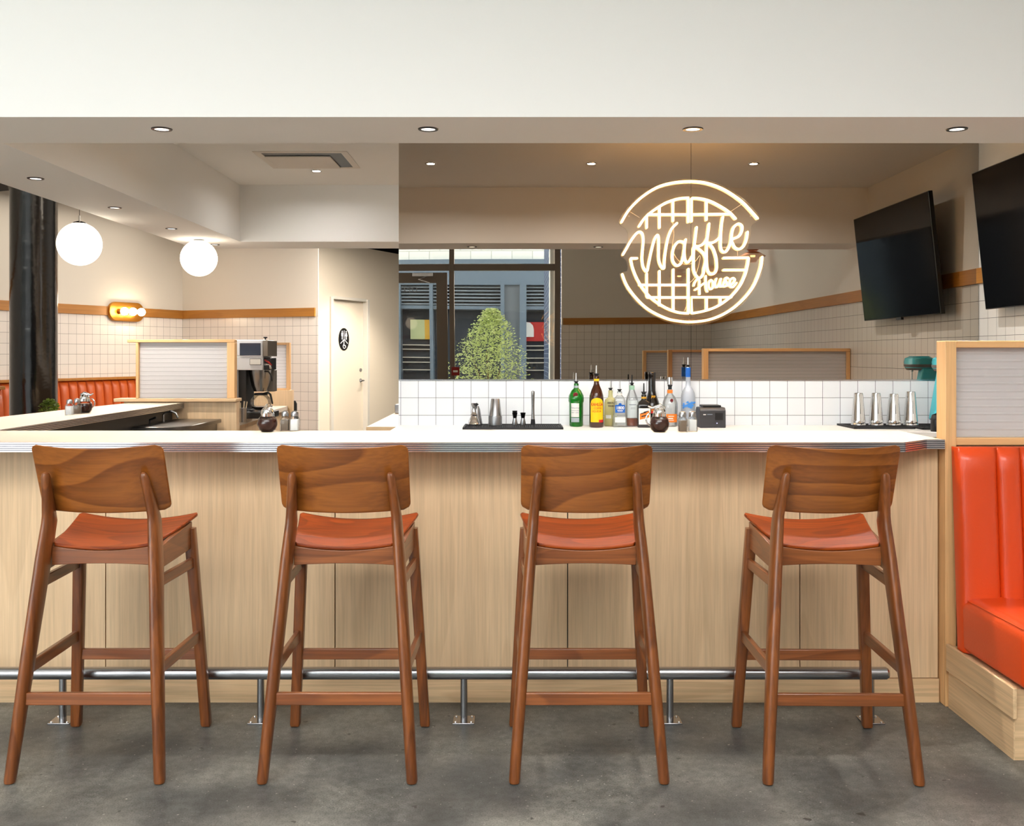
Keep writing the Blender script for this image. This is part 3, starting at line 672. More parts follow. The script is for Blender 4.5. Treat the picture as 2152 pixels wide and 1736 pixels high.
# dark square bottle
t = bottle('rum_bottle', 'squat black square bottle with a white and orange label', 1353, 898, [(.040, 0), (.0435, .004), (.043, .135), (.036, .158), (.019, .172), (.0155, .178), (.0155, .205), (.014, .207)], DARKB, n=4, sy=.8)
obj('label', B().box(-.0365, .0365, -.0358, -.0346, .02, .122), WHITE, t)
obj('emblem', B().prism([(-.030, .05), (.030, .065), (.030, .108), (-.030, .088)], 'xz', -.0362, -.0358), ORG, t, label='orange slanted panel')
printlines(t, [(-.024, .085, .034, .006), (-.006, .094, .03, .006), (-.02, .066, .04, .008)], -.0366, TXT, .25)
obj('neck_band', B().lathe([(0, 0), (.0162, 0), (.0162, .012), (0, .012)], (0, 0, .182), 20), GOLD, t)
pourer(t, .218, .062, True, .0145)
# cream liqueur
t = bottle('cream_liqueur_bottle', 'tall black bell shaped bottle with gold crest behind the others', 1372, 893, [(.050, 0), (.053, .005), (.055, .10), (.053, .13), (.044, .16), (.030, .20), (.024, .23), (.0235, .30), (.024, .325), (.0245, .33), (.0245, .345), (.022, .347)], DARKB, Y=6.47)
t.location.x = X(1370, 6.47)
obj('label', patch(B(), .0555, -.35, .75, .085, .125, arch=.012), REDL, t)
lettering(t, 'BAILEYS', .024, (.012, 0, .104), GOLD, R=.0565, bold=.0005, squeeze=.8); lettering(t, 'BB', .024, (.004, 0, .188), GOLD, R=.0465, bold=.0014)
# round tequila with steel measure
t = bottle('triple_sec_bottle', 'clear round shouldered bottle with orange labels and a chrome cap', 1408, 896.5, [(.040, 0), (.046, .006), (.049, .12), (.047, .155), (.034, .19), (.019, .208), (.0165, .215), (.0165, .236), (.015, .238)], CLEARB)
obj('label', patch(B(), .0485, -.75, .95, .03, .083), ORG, t); obj('neck_label', patch(B(), .0169, -1.5, 1.5, .214, .236), ORG, t)
printlines(t, [(-.018, .067, .036, .004), (-.018, .052, .030, .006), (-.018, .042, .034, .003)], -.0499, WHITE)
obj('emblem', B().lathe([(0, 0), (.010, 0), (.009, .002), (0, .003)], n=16, sy=1.5).xf(Matrix.Translation((.004, -.043, .168)) @ Matrix.Rotation(PI/2+.45, 4, 'X')), MAROON, t)
obj('pourer_collar', B().lathe([(0, 0), (.012, 0), (.012, .02), (.016, .022), (.016, .026), (0, .026)], (0, 0, .238), 18), RUBBER, t)
obj('measuring_cap', B().lathe([(0, 0), (.013, 0), (.018, .006), (.018, .052), (0, .054)], (0, 0, .264), 22), CHROME, t)
# tall frosted vodka
t = bottle('frosted_vodka_bottle', 'tall frosted bottle with a blue neck, tallest on the counter', 1446, 895, [(.043, 0), (.046, .005), (.046, .19), (.042, .215), (.030, .238), (.0175, .255), (.0155, .28), (.0155, .315), (.0155, .378), (.014, .38)], FROST)
obj('neck_label', B().lathe([(0, 0), (.0162, 0), (.0162, .062), (0, .062)], (0, 0, .316), 22), BLUE, t)
lf2 = B(); random.seed(2)
for i in range(26):
    a = random.uniform(-.95, .95); z = random.uniform(.118, .155)
    lf2.prism([(p[0]*random.uniform(.6, 1.2)+a*.038, p[1]*random.uniform(.5, 1)+z) for p in oval(.012, .008, 9)], 'xz', -.0475+.040*(1-math.cos(a)), -.0465+.040*(1-math.cos(a)))
obj('emblem', lf2, pbr('blue painted landscape', (70, 140, 214), .5), t)
pourer(t, .388, .055)
# receipt printer
pr_ = thing('receipt_printer', 'black receipt printer beside the bottles', 'printer', (X(1493, 6.33), 6.36, .944))
DG = pbr('dark grey plastic', (52, 52, 55), .4)
obj('body', B().prism([(-.075, 0), (.08, 0), (.08, .10), (.055, .128), (-.055, .128), (-.075, .11)], 'yz', -.075, .088), DG, pr_, .005)
obj('lid', B().box(-.05, .065, -.045, .07, .128, .142), BLACK, pr_, .004); obj('paper_slot', B().box(.02, .07, -.0765, -.073, .05, .095), BLACK, pr_)
obj('indicator', B().box(.03, .034, -.077, -.073, .028, .032), emitter('blue indicator', (.5, .5, 1), 3), pr_)
lettering(pr_, 'star', .012, (-.045, -.0765, .085), WHITE, bold=.0003); printlines(pr_, [(-.030, .083, .034, .005)], -.0765, GREYT)
# mats
def mat_(name, label, x0, x1, y0, y1):
    t = thing(name, label, 'bar mat', ((x0+x1)/2, (y0+y1)/2, .944), 0, 'black rubber bar mats')
    b = B().box(x0, x1, y0, y1, .944, .950).box(x0, x1, y0, y0+.012, .95, .956).box(x0, x1, y1-.012, y1, .95, .956).box(x0, x0+.012, y0, y1, .95, .956).box(x1-.012, x1, y0, y1, .95, .956)
    obj('tray', b, RUBBER, t, world=True)
    nb = B(); nx = int((x1-x0-.03)/.013); ny = int((y1-y0-.03)/.016)
    for i in range(nx):
        for j in range(ny):
            x, y = x0+.016+i*.013, y0+.018+j*.016; nb.box(x, x+.006, y, y+.006, .95, .955)
    o = obj('nubs', nb, RUBBER, t, world=True); o['kind'] = 'stuff'; return t
mat_('bar_mat', 'long black rubber bar mat under the steel bar tools', X(972, 6.16), X(1184, 6.16), 6.16, 6.5)
mat_('bar_mat', 'black rubber mat under the four inverted steel cups', 2.12, 2.50, 6.20, 6.53)
mat_('bar_mat', 'black rubber mat in the right corner under the turquoise mixer', 2.52, 2.98, 6.14, 6.53)
def on_mat(name, label, cat, px, Y, group=None): return thing(name, label, cat, (X(px, Y), Y, .955), 0, group)
t = on_mat('shaker_tin', 'tapered steel cocktail shaker standing upside down on the left mat', 'shaker', 1041, 6.40)
obj('tin', B().lathe([(0, 0), (.040, 0), (.042, .003), (.0415, .06), (.0395, .066), (.028, .165), (.026, .168), (0, .168)], n=30), STEEL, t)
obj('base_tin', B().lathe([(.0385, 0), (.0428, 0), (.0426, .055), (.0422, .056)], n=30), pbr('dull steel', (150, 150, 152), .35, 1), t)
GR = 'jiggers on the left bar mat'
for px, lab, extra in ((1082, 'left steel jigger with a second one stacked in its top', True), (1099, 'right steel jigger on the mat, beside the muddler', False)):
    t = on_mat('jigger', lab, 'jigger', px, 6.40, GR)
    obj('lower_cup', B().lathe([(0, 0), (.020, 0), (.0205, .002), (.0115, .044), (0, .044)], n=24), STEEL, t)
    obj('upper_cup', B().lathe([(.0115, .044), (.0175, .078), (.0182, .079), (.0165, .078), (.010, .046)], n=24), DARKM, t)
    if extra:
        o = thing('jigger', 'small jigger nested on top of the left steel jigger', 'jigger', (t.location.x, t.location.y, .955+.068), 0, GR)
        obj('cup', B().lathe([(0, 0), (.012, 0), (.0165, .022), (.0172, .023), (.0155, .022), (.011, .003)], n=24), BLACK, o)
t = on_mat('muddler', 'slim steel muddler with a black tip standing on the left mat', 'muddler', 1120, 6.42)
obj('tip', B().lathe([(0, 0), (.015, 0), (.0155, .004), (.0125, .036), (0, .036)], n=22), RUBBER, t)
obj('shaft', B().lathe([(.0125, .036), (.010, .08), (.0098, .12), (.0115, .19), (.0122, .205), (.009, .216), (0, .219)], n=22), STEEL, t)
t = on_mat('steel_pourer', 'bell shaped steel vessel with a flared black spout, leftmost on the mat', 'pourer', 996, 6.38)
obj('skirt', B().lathe([(0, 0), (.042, 0), (.043, .008), (.038, .012), (.034, .028), (.028, .045), (.024, .05), (.020, .06), (.024, .068), (.017, .08), (.014, .10), (0, .10)], n=28), CHROME, t)
obj('funnel', B().lathe([(.014, .098), (.010, .11), (.017, .132), (.020, .14), (.018, .139), (.009, .112)], n=24), STEEL, t)
obj('spout', B().tube([(.008, 0, .12), (.024, -.002, .138)], [.006, .009], 12), BLACK, t)
obj('rear_can', B().lathe([(0, 0), (.036, 0), (.037, .01), (.022, .10), (.014, .12), (0, .12)], (.016, .045, 0), 26), STEEL, t)
labs = ['leftmost of the four inverted steel milkshake cups', 'second from left of the four inverted steel milkshake cups', 'third from left of the four inverted steel milkshake cups', 'rightmost and tallest of the inverted steel milkshake cups, beside the turquoise mixer']
first = None
for px, top, lab in zip((1803, 1840, 1877, 1913), (825, 825, 827, 822), labs):
    hh = {825: .205, 827: .199, 822: .214}[top]
    t = on_mat('milkshake_cup', lab, 'cup', px+1, 6.38, 'inverted steel milkshake cups')
    obj('cup', B().lathe([(0, 0), (.044, 0), (.046, .003), (.045, .010), (.0425, .013), (.0435, .03), (.042, .034), (.0285, hh-.006), (.027, hh), (.025, hh+.001), (0, hh-.004)], n=32), CHROME, t)
    obj('groove', B().tube([(0, -.0385, .075), (0, -.031, hh-.055)], .0016, 6), DARKM, t)
# turquoise mixer
TQ = pbr('turquoise enamel', (72, 190, 204), .25, coat=.3)
t = thing('milkshake_mixer', 'turquoise milkshake mixer tucked beside the booth divider', 'mixer', (2.79, 6.33, .955))
obj('base', B().prism([(p[0]*.11+.0, p[1]*.12+.0) for p in oval(1, 1, 28)], 'xy', 0, .03), CHROME, t, .006)
obj('column', B().loft([[Vector((x, y, .03)) for x, y in ((-.11, .03), (.09, .03), (.09, .12), (-.11, .12))], [Vector((x, y, .36)) for x, y in ((-.055, .045), (.06, .045), (.06, .12), (-.055, .12))]]), TQ, t, .012)
obj('head', B().loft([ell((-.03, -.0, .36), .078, .115, 24, 3), ell((-.03, 0, .40), .082, .12, 24, 3), ell((-.03, 0, .425), .078, .112, 24, 3), ell((-.03, 0, .44), .05, .08, 24, 3)]), TQ, t)
obj('head_trim', B().loft([ell((-.03, 0, .345), .068, .10, 24, 3), ell((-.03, 0, .372), .0825, .121, 24, 3), ell((-.03, 0, .385), .083, .1215, 24, 3)]), pbr('grey trim', (110, 112, 112), .35), t)
obj('spindle', B().tube([(-.06, -.05, .35), (-.06, -.05, .12)], .006, 10).lathe([(.001, .33), (.012, .335), (.012, .35), (.001, .35)], (-.06, -.05, 0), 16), CHROME, t)
t2 = thing('black_canister', 'black rounded canister half hidden by the booth divider', 'canister', (X(1972, 5.98), 6.0, .944))
obj('body', B().lathe([(0, 0), (.035, 0), (.036, .004), (.036, .075), (.028, .10), (0, .112)], n=24), BLACK, t2); obj('lid', B().lathe([(.0365, .07), (.0372, .07), (.0372, .078), (.0365, .078)], n=24), RUBBER, t2)

# ------------------------------------------------------------------ syrup dispensers and shakers
SYRUP = pbr('dark maple syrup', (58, 15, 7), .12)
def syrup(label, loc, rz, s=1.0):
    t = thing('syrup_dispenser', label, 'syrup dispenser', loc, rz, 'syrup dispensers')
    obj('syrup', B().lathe([(0, .003), (.022, .003), (.034, .012), (.0405, .03), (.0405, .042), (.037, .055), (0, .055)], n=30), SYRUP, t)
    obj('glass', B().lathe([(.024, 0), (.036, .010), (.0435, .030), (.0435, .044), (.038, .060), (.029, .069), (.027, .072)], n=32), GLASS, t, recalc=False)
    obj('base_ring', B().lathe([(0, 0), (.024, 0), (.025, .003), (0, .003)], n=24), GLASS, t)
    obj('collar', B().lathe([(.0275, .066), (.0295, .068), (.0295, .082), (.027, .084), (.0, .084)], n=28), CHROME, t)
    ld = obj('lid', B().lathe([(.027, .083), (.026, .094), (.019, .104), (.008, .110), (0, .111)], n=28), CHROME, t)
    obj('lever', B().tube([(-.018, 0, .094), (-.022, 0, .108), (-.004, 0, .117), (.018, 0, .110), (.034, 0, .104), (.048, 0, .112)], [.003, .006, .007, .007, .006, .0035], 10, rounded=True), CHROME, ld)
    obj('handle', B().tube([(.0425+.020*math.sin(a)-.004, 0, .056+.026*math.cos(a)) for a in [math.radians(8+i*18) for i in range(10)]], .0038, 8, rounded=True), CHROME, t)
    return t
def shaker(label, loc, white):
    t = thing('salt_shaker' if white else 'pepper_shaker', label, 'shaker', loc, 0, 'glass salt and pepper shakers')
    fill = pbr('salt', (240, 240, 238), .8) if white else pbr('ground pepper', (128, 112, 96), .9)
    def ring(r, z, sq): return ell((0, 0, z), r, r, 24, sq)
    obj('contents', B().loft([ring(.0165, .004, 7), ring(.0165, .052 if white else .05, 7)]), fill, t)
    obj('glass', B().loft([ring(.0185, 0, 7), ring(.020, .003, 7), ring(.020, .052, 7), ring(.016, .062, 3), ring(.0145, .067, 2)], cap=False), GLASS, t, recalc=False)
    obj('cap', B().lathe([(.0155, .066), (.0165, .067), (.0165, .079), (.014, .086), (.006, .090), (0, .0905)], n=24), STEEL, t)
    return t
def barp(px, pyb): Y = .339*F/(pyb-745); return (X(px, Y), Y, TOPZ)
syrup('round syrup dispenser on the bar behind the second stool', barp(562, 907.5), math.radians(80))
syrup('round syrup dispenser on the bar in front of the liquor bottles', barp(1386, 908), math.radians(180))
syrup('round syrup dispenser with its handle to the right on the left wing counter', barp(178, 868), 0)
shaker('glass pepper shaker on the bar, right of the left syrup dispenser', barp(599, 906), False)
shaker('white salt shaker on the bar nearest the corridor door', barp(619.5, 906), True)
shaker('glass pepper shaker on the bar beside the syrup dispenser below the sign', barp(1434.5, 908), False)
shaker('white salt shaker on the bar in front of the receipt printer', barp(1455, 907), True)
shaker('white salt shaker on the left wing counter', barp(146, 873), True)
shaker('pepper shaker behind the salt on the left wing counter', barp(157, 871), False).location.y += .03

# ------------------------------------------------------------------ neon sign on the mirror
YN = YM-.024
def NP(zx, zy): return (X(1250+zx/4.5675, YN), YN, Z(340+zy/4.5675, YN))
def smooth(pts, k=6):
    P = [Vector((*p, 0)) for p in pts]; out = []
    for i in range(len(P)-1):
        p0, p1, p2, p3 = P[max(i-1, 0)], P[i], P[i+1], P[min(i+2, len(P)-1)]
        for j in range(k):
            t = j/k; out.append(.5*((2*p1)+(p2-p0)*t+(2*p0-5*p1+4*p2-p3)*t*t+(3*p1-p0-3*p2+p3)*t**3))
    out.append(P[-1]); return [(p.x, p.y) for p in out]
ns = thing('neon_sign', 'round glowing warm neon sign of a waffle with looping script across it', 'neon sign', NP(915, 1560))
def neon(name, strokes, r=.0072, label=None):
    b = B()
    for s in strokes: b.tube([NP(*p) for p in s], r, 10, rounded=True)
    return obj(name, b, NEON, ns, world=True, label=label)
def arc(cx_, cy_, rx, ry, a0, a1, n=40): return [(cx_+rx*math.cos(math.radians(a0+(a1-a0)*i/n)), cy_-ry*math.sin(math.radians(a0+(a1-a0)*i/n))) for i in range(n+1)]
top_o = smooth([(257, 578), (330, 460), (450, 340), (600, 245), (760, 200), (930, 188), (1080, 205), (1240, 265), (1400, 370), (1500, 470), (1563, 542)])
bot_o = smooth([(265, 1080), (310, 1190), (400, 1310), (520, 1420), (680, 1500), (800, 1528), (930, 1537), (1100, 1515), (1260, 1450), (1400, 1345), (1520, 1200), (1590, 1030), (1608, 915)])
neon('outer_ring', [top_o, bot_o])
bun = [smooth([(425, 618), (480, 540), (560, 470), (680, 395), (800, 355), (900, 345)])+[(898, 350), (898, 575)],
       [(930, 570), (930, 348)]+smooth([(935, 348), (1010, 352), (1110, 378), (1220, 435), (1300, 490), (1352, 545)]),
       [(500, 630), (500, 528)], [(622, 630), (622, 430)], [(752, 565), (752, 378)], [(1073, 555), (1073, 380)], [(510, 505), (892, 505)], [(936, 505), (1300, 500)]]
neon('upper_waffle_grid', bun)
bot_i = [[(405, 926), (345, 926)]+smooth([(345, 930), (365, 1020), (410, 1130), (480, 1240), (570, 1330), (690, 1405), (800, 1445), (898, 1455)])+[(900, 1450), (900, 1030)],
         [(500, 1290), (500, 1075)], [(622, 1375), (622, 1050)], [(755, 1430), (755, 1035)], [(430, 1182), (895, 1182)], [(510, 1302), (895, 1302)],
         [(1310, 1300), (932, 1300), (932, 1455)]+smooth([(935, 1455), (1060, 1430), (1180, 1385), (1300, 1300), (1390, 1195), (1445, 1080), (1470, 980), (1478, 925)])+[(1478, 920), (1240, 922)],
         [(1075, 1425), (1075, 1305)], [(1207, 1365), (1207, 1305)], [(1240, 1038), (1455, 1038)]]
neon('lower_waffle_grid', bot_i)
def zz(pts, ox, oy, s): return [(ox+p[0]*s, oy+p[1]*s) for p in pts]
# zoom frames: first 1290,460 at 12.66/px; second 1440,430 at 11.956/px; third 1430,560 at 14.46/px
def f1(p): return [((1290+a/12.659-1250)*4.5675, (460+b/12.659-340)*4.5675) for a, b in p]
def f2(p): return [((1440+a/11.956-1250)*4.5675, (430+b/11.956-340)*4.5675) for a, b in p]
def f3(p): return [((1430+a/14.464-1250)*4.5675, (560+b/14.464-340)*4.5675) for a, b in p]
W_ = smooth(f1([(245, 945), (330, 800), (450, 590), (590, 400), (690, 345), (765, 410), (785, 600), (760, 900), (755, 1100), (790, 1290), (880, 1395), (930, 1190), (990, 900), (1080, 560), (1160, 430), (1195, 520), (1195, 850), (1200, 1080), (1250, 1240), (1335, 1315), (1350, 1100), (1380, 850), (1440, 530), (1540, 270), (1680, 115)]))
a_ = [smooth(f1([(1880, 640), (1800, 600), (1700, 620), (1600, 760), (1560, 950), (1580, 1130), (1680, 1240), (1790, 1180), (1850, 1000), (1880, 800)])),
      smooth(f1([(1915, 550), (1890, 700), (1880, 900), (1900, 1080), (1960, 1160), (2040, 1080), (2110, 950)]))+smooth(f2([(170, 1180), (235, 1050), (330, 1045), (450, 990), (545, 860), (580, 700), (605, 480)]))[4:]]
ff = [smooth(f2([(290, 570), (262, 800), (235, 1020), (215, 1250), (215, 1450)])+f3([(405, 50), (440, 200), (520, 320), (610, 340), (700, 220), (720, 60)])+f2([(520, 1400), (480, 1250), (380, 1140), (262, 1060)])),
      smooth(f2([(605, 480), (575, 700), (550, 950), (540, 1200), (545, 1450)])+f3([(820, 40), (850, 150), (930, 235), (1040, 200), (1105, 60)])+f2([(790, 1400), (760, 1250), (690, 1080), (575, 960)])),
      smooth(f2([(575, 960), (700, 950), (810, 880), (880, 800), (905, 650), (920, 480), (950, 310)]))]
le = [smooth(f2([(905, 620), (895, 900), (895, 1060), (930, 1160), (1010, 1190), (1090, 1090), (1150, 930), (1180, 700), (1230, 560), (1340, 480), (1430, 540), (1420, 680), (1340, 800), (1180, 880), (1210, 1000), (1270, 1090), (1370, 1115), (1470, 1040), (1540, 880), (1570, 690)]))]
neon('waffle_script', [W_]+a_+ff+le, .0072)
Hs = [smooth(f3([(410, 580), (450, 470), (530, 380), (580, 420), (580, 600), (590, 840)])), smooth(f3([(450, 710), (560, 640), (680, 540), (770, 490)])), smooth(f3([(775, 290), (775, 480), (790, 680), (825, 760)]))]
os_ = smooth(f3([(910, 420), (870, 500), (870, 620), (920, 690), (985, 640), (1000, 500), (950, 420), (905, 420)]))
us = smooth(f3([(1100, 370), (1065, 480), (1065, 600), (1110, 630), (1180, 540), (1240, 360), (1215, 480), (1215, 600), (1280, 590), (1340, 450)]))
ss = smooth(f3([(1460, 370), (1410, 340), (1360, 380), (1400, 470), (1420, 560), (1350, 610), (1290, 580)]))
es = smooth(f3([(1440, 580), (1520, 570), (1620, 480), (1660, 400), (1600, 350), (1530, 400), (1500, 520), (1540, 610), (1610, 620), (1710, 500)]))
neon('house_script', Hs+[os_, us, ss, es], .0056)
acr = smooth([(245, 605), (235, 560), (320, 430), (450, 310), (620, 215), (800, 170), (930, 162), (1100, 180), (1270, 245), (1430, 350), (1530, 455), (1583, 530), (1565, 570), (1510, 610), (1500, 720), (1470, 830), (1440, 850), (1470, 870), (1600, 880), (1632, 920), (1610, 1060), (1540, 1215), (1420, 1370), (1270, 1480), (1100, 1550), (930, 1570), (790, 1560), (650, 1520), (500, 1440), (370, 1320), (280, 1190), (240, 1085), (262, 1060), (312, 1045), (318, 1000), (300, 940), (250, 905), (255, 870), (312, 770), (320, 690), (300, 640)], 4)
pl = [(NP(*p)[0], NP(*p)[2]) for p in acr]
obj('acrylic_backing', B().prism(pl, 'xz', YN+.008, YN+.013), ACRYL, ns, world=True)
wr = B()
for w_ in (smooth([(750, 570), (760, 700), (745, 830), (790, 930), (870, 985), (960, 960), (1010, 900), (1000, 990), (960, 1110), (905, 1180), (900, 1300), (865, 1430)]), smooth([(340, 480), (430, 535)]), smooth([(1300, 480), (1420, 400)]), smooth([(1370, 850), (1372, 900)])):
    wr.tube([(NP(*p)[0], YN+.004, NP(*p)[2]) for p in w_], .0011, 6)
obj('wires', wr, pbr('clear wire', (214, 196, 170), .4), ns, world=True)
so = B()
for p in ((330, 520), (1500, 520), (300, 1150), (1540, 1150), (915, 200), (915, 1520)): 
    q = NP(*p); so.tube([(q[0], YN+.013, q[2]), (q[0], YM-.003, q[2])], .006, 10)
obj('standoffs', so, CHROME, ns, world=True)

# ------------------------------------------------------------------ televisions
tv = thing('television', 'large black wall television tilted down at the right edge', 'television', (XR-.1, 5.5, 1.7))
y0, y1 = 4.76, 6.235
P4 = [Vector((2.94, y0, 1.685)), Vector((2.95, y1, 1.685)), Vector((2.862, y1, 2.533)), Vector((2.852, y0, 2.533))]
nn = (P4[1]-P4[0]).cross(P4[3]-P4[0]).normalized(); nn = nn if nn.x < 0 else -nn
obj('bezel', B().loft([[p-nn*.03 for p in P4], P4]), BLACK, tv, .004, world=True)
c_ = sum(P4, Vector())/4
obj('screen', B().loft([[c_+(p-c_)*.985+nn*.0005 for p in P4], [c_+(p-c_)*.985+nn*.0015 for p in P4]]), pbr('glossy black screen', (6, 6, 7), .08, spec=.12), tv, world=True)
obj('bracket', B().box(2.95, XR-.001, 5.3, 5.7, 2.0, 2.25), BLACK, tv, world=True)
obj('sensor_bump', B().box(2.935, 2.955, 5.46, 5.56, 1.67, 1.69), BLACK, tv, world=True)

# ------------------------------------------------------------------ downlights, cassette, pendants, sconce
def downlight(label, loc, group, lens, spot=0, dark=True, cone=105):
    t = thing('downlight', label, 'downlight', loc, 0, group)
    obj('trim_ring', B().lathe([(.030, 0), (.030, -.004), (.042, -.004), (.044, 0)], n=28), BLACK if dark else CHROME, t)
    obj('lens', B().lathe([(0, -.0012), (.030, -.0015), (.030, -.0005)], n=28), lens, t)
    if spot and cone > 150: lamp('AREA', 'downlight_beam', (loc[0], loc[1], loc[2]-.0025), spot, (1, .98, .94), shape='DISK', size=.055, spread=math.radians(cone))
    elif spot: lamp('SPOT', 'downlight_beam', (loc[0], loc[1], loc[2]-.02), spot, (1, .91, .80), spot_size=math.radians(cone), spot_blend=.5, shadow_soft_size=.012)
    return t
for px, lab in zip((340, 900, 1456, 2011), ('leftmost downlight in the front beam, above the leftmost stool', 'second downlight from the left in the front beam', 'downlight in the front beam straight above the neon sign', 'rightmost downlight in the front beam')):
    downlight(lab, (X(px, 4.232), 4.232, 2.36), 'recessed downlights in the front beam', LENSLOW, 50)
for yy, lab in ((5.42, 'nearest of the four downlights in the left soffit'), (6.5, 'second nearest downlight in the left soffit'), (7.58, 'third downlight along the left soffit'), (8.68, 'farthest downlight in the left soffit, by its corner')):
    downlight(lab, (-2.58, yy, 2.36), 'recessed downlights in the left soffit', LENSLOW, 58)
for x, yy, lab in ((-.611, 5.6, 'glowing ceiling downlight seen in the mirror, left one'), (.597, 5.6, 'glowing ceiling downlight seen in the mirror, middle one'), (1.813, 5.6, 'glowing ceiling downlight seen in the mirror, right one'), (-1.526, 7.81, 'glowing ceiling downlight just behind the air conditioning cassette')):
    downlight(lab, (x, yy, 2.84), 'recessed downlights in the raised ceiling', LENS, 3.6 if yy > 7 else 14.8, False, 160)
ac = thing('ceiling_cassette', 'white air conditioning cassette set in the raised ceiling', 'air conditioner', (-1.5, 7.38, 2.84))
AW = pbr('off white plastic', (222, 214, 204), .5)
def ringp(b, hx, hy, w1, z0, z1): b.box(-hx, hx, -hy, -hy+w1, z0, z1).box(-hx, hx, hy-w1, hy, z0, z1).box(-hx, -hx+w1, -hy+w1, hy-w1, z0, z1).box(hx-w1, hx, -hy+w1, hy-w1, z0, z1); return b
obj('frame', ringp(B(), .335, .32, .05, -.004, 0), AW, ac, .004)
obj('recess', B().box(-.285, .285, -.27, .27, -.002, 0), BLACK, ac)
obj('centre_panel', B().box(-.285, .19, -.165, .27, -.012, -.002), AW, ac, .008)
gp = None
for px, py, Y, lab in ((167, 513, 7.0, 'larger glowing white globe pendant beside the black column'), (418, 543, 8.32, 'glowing white globe pendant partly hidden by the soffit corner')):
    zc = Z(py, Y)
    t = thing('globe_pendant', lab, 'pendant lamp', (X(px, Y)-(.0 if px < 300 else .0), Y, zc), 0, 'globe pendants in the rear dining room')
    obj('globe', B().lathe([(.15*math.sin(PI*i/20), -.15*math.cos(PI*i/20)) for i in range(21)], n=40), GLOBE, t)
    obj('cap', B().lathe([(.052, .143), (.04, .152), (.015, .16), (0, .162)], n=24), CHROME, t)
    obj('stem', B().tube([(0, 0, .16), (0, 0, .20)], .009, 12), CHROME, t)
    obj('cable', B().tube([(0, 0, .2), (0, 0, 4.2-zc)], .002, 6), BLACK, t)
sc = thing('wall_sconce', 'brass stadium shaped wall sconce with three glowing round bulbs', 'wall lamp', tuple(R3(0, 1.0, 1.92)), A)
# local frame: +x away from the wall, -y towards the street
s0 = [(math.cos(math.radians(a))*.115-.15*0, math.sin(math.radians(a))*.115) for a in range(0, 360, 10)]
stad = [((.165 if math.cos(math.radians(a)) >= 0 else -.165)+.115*math.cos(math.radians(a)), .115*math.sin(math.radians(a))) for a in range(-90, 270, 10)]
obj('back_plate', B().prism(stad, 'yz', .0, .045), BRASS, sc, .006)
for yy in (.135, 0, -.135):
    obj('socket', B().tube([(.045, yy, 0), (.095, yy, 0)], [.034, .022], 20), BRASS, sc)
    obj('bulb', B().lathe([(.048*math.sin(PI*i/14), -.048*math.cos(PI*i/14)) for i in range(15)], (.135, yy, 0), 24), BULB, sc)
ppos = ((2.86, 1.22, 'nearest layered copper pendant, reflected in the mirror right of the script'), (2.85, -1.2, 'middle layered copper pendant, reflected in the mirror behind the script'), (2.5, -1.85, 'farthest layered copper pendant, reflected in the mirror low in the sign'))
for x, yy, lab in ppos:
    t = thing('layered_pendant', lab, 'pendant lamp', (x, yy, 2.52), 0, 'layered copper pendants')
    obj('top_shade', B().lathe([(.095, .15), (.05, .115), (.047, .115), (.092, .15)], n=32), COPPER, t)
    obj('main_shade', B().lathe([(.03, .115), (.075, .10), (.15, .055), (.152, .050), (.147, .052), (.07, .095), (.03, .11)], n=36), COPPER, t)
    obj('lower_shade', B().lathe([(.085, .03), (.05, .005), (.047, .007), (.082, .033)], n=32).lathe([(.055, .0), (.035, -.02), (.033, -.018), (.052, .002)], n=32), COPPER, t)
    obj('bulb', B().lathe([(0, .02), (.025, .03), (.03, .06), (.02, .09), (0, .095)], n=20), emitter('pendant bulb', (1, .6, .25), 4), t)
    obj('cable', B().tube([(0, 0, .1), (0, 0, 1.68)], .002, 6), BLACK, t)

# black column
colm = pbr('gloss black paint', (14, 14, 15), .16, coat=.6, bump=(9, .5))
co = thing('column', 'round gloss black column in the rear dining room', 'column', (X(71, 9.2), 9.2, 0))
obj('shaft', B().lathe([(.203, 0), (.203, 2.9), (.23, 2.95), (.23, 3.05), (.203, 3.1), (.203, 4.2)], n=48), colm, co)
obj('beam', B().box(-2.5, .25, -.2, .2, 2.98, 3.3).xf(Matrix.Rotation(A, 4, 'Z')), BLACKP, co)

# ------------------------------------------------------------------ booth dividers and booths
def divider(label, x0, x1, y, z0, z1, gl0, group='ribbed glass booth dividers', post=.045, depth=.085, t=None, xpost=True):
    t = thing('booth_divider', label, 'divider', ((x0+x1)/2, y, 0), 0, group)
    fwd = .035
    obj('post', B().box(x0, x0+post, y-depth/2, y+depth/2, z0, z1), MAPLE, t, .003, world=True)
    obj('top_rail', B().box(x0+post, x1, y-fwd, y+fwd, z1-.028, z1), MAPLEH, t, .003, world=True)
    obj('bottom_rail', B().box(x0+post, x1, y-fwd, y+fwd, gl0-.03, gl0), MAPLEH, t, .003, world=True)
    obj('end_stile', B().box(x1-.03, x1, y-fwd, y+fwd, gl0, z1-.028), MAPLE, t, .003, world=True)
    obj('glass_panel', B().box(x0+post, x1-.03, y-.006, y+.006, gl0, z1-.028), RIB, t, world=True)
    return t
dv = divider('oak framed ribbed glass divider above the orange booth at the right', 1.729, XR-.004, 4.035, 0, 1.461, 1.073)
obj('back_board', B().box(1.78, XR-.004, 4.02, 4.07, 0, 1.043), OAK, dv, world=True)
divider('second ribbed glass booth divider, reflected in the mirror', 1.729, XR-.004, 2.0, 0, 1.461, 1.073)
divider('farthest ribbed glass booth divider, reflected in the mirror by the corner', 1.729, XR-.004, -.14, 0, 1.461, 1.073)
bo = thing('booth_bench', 'orange red vinyl booth bench with channelled back on an oak plinth', 'booth', (2.4, 3.7, 0))
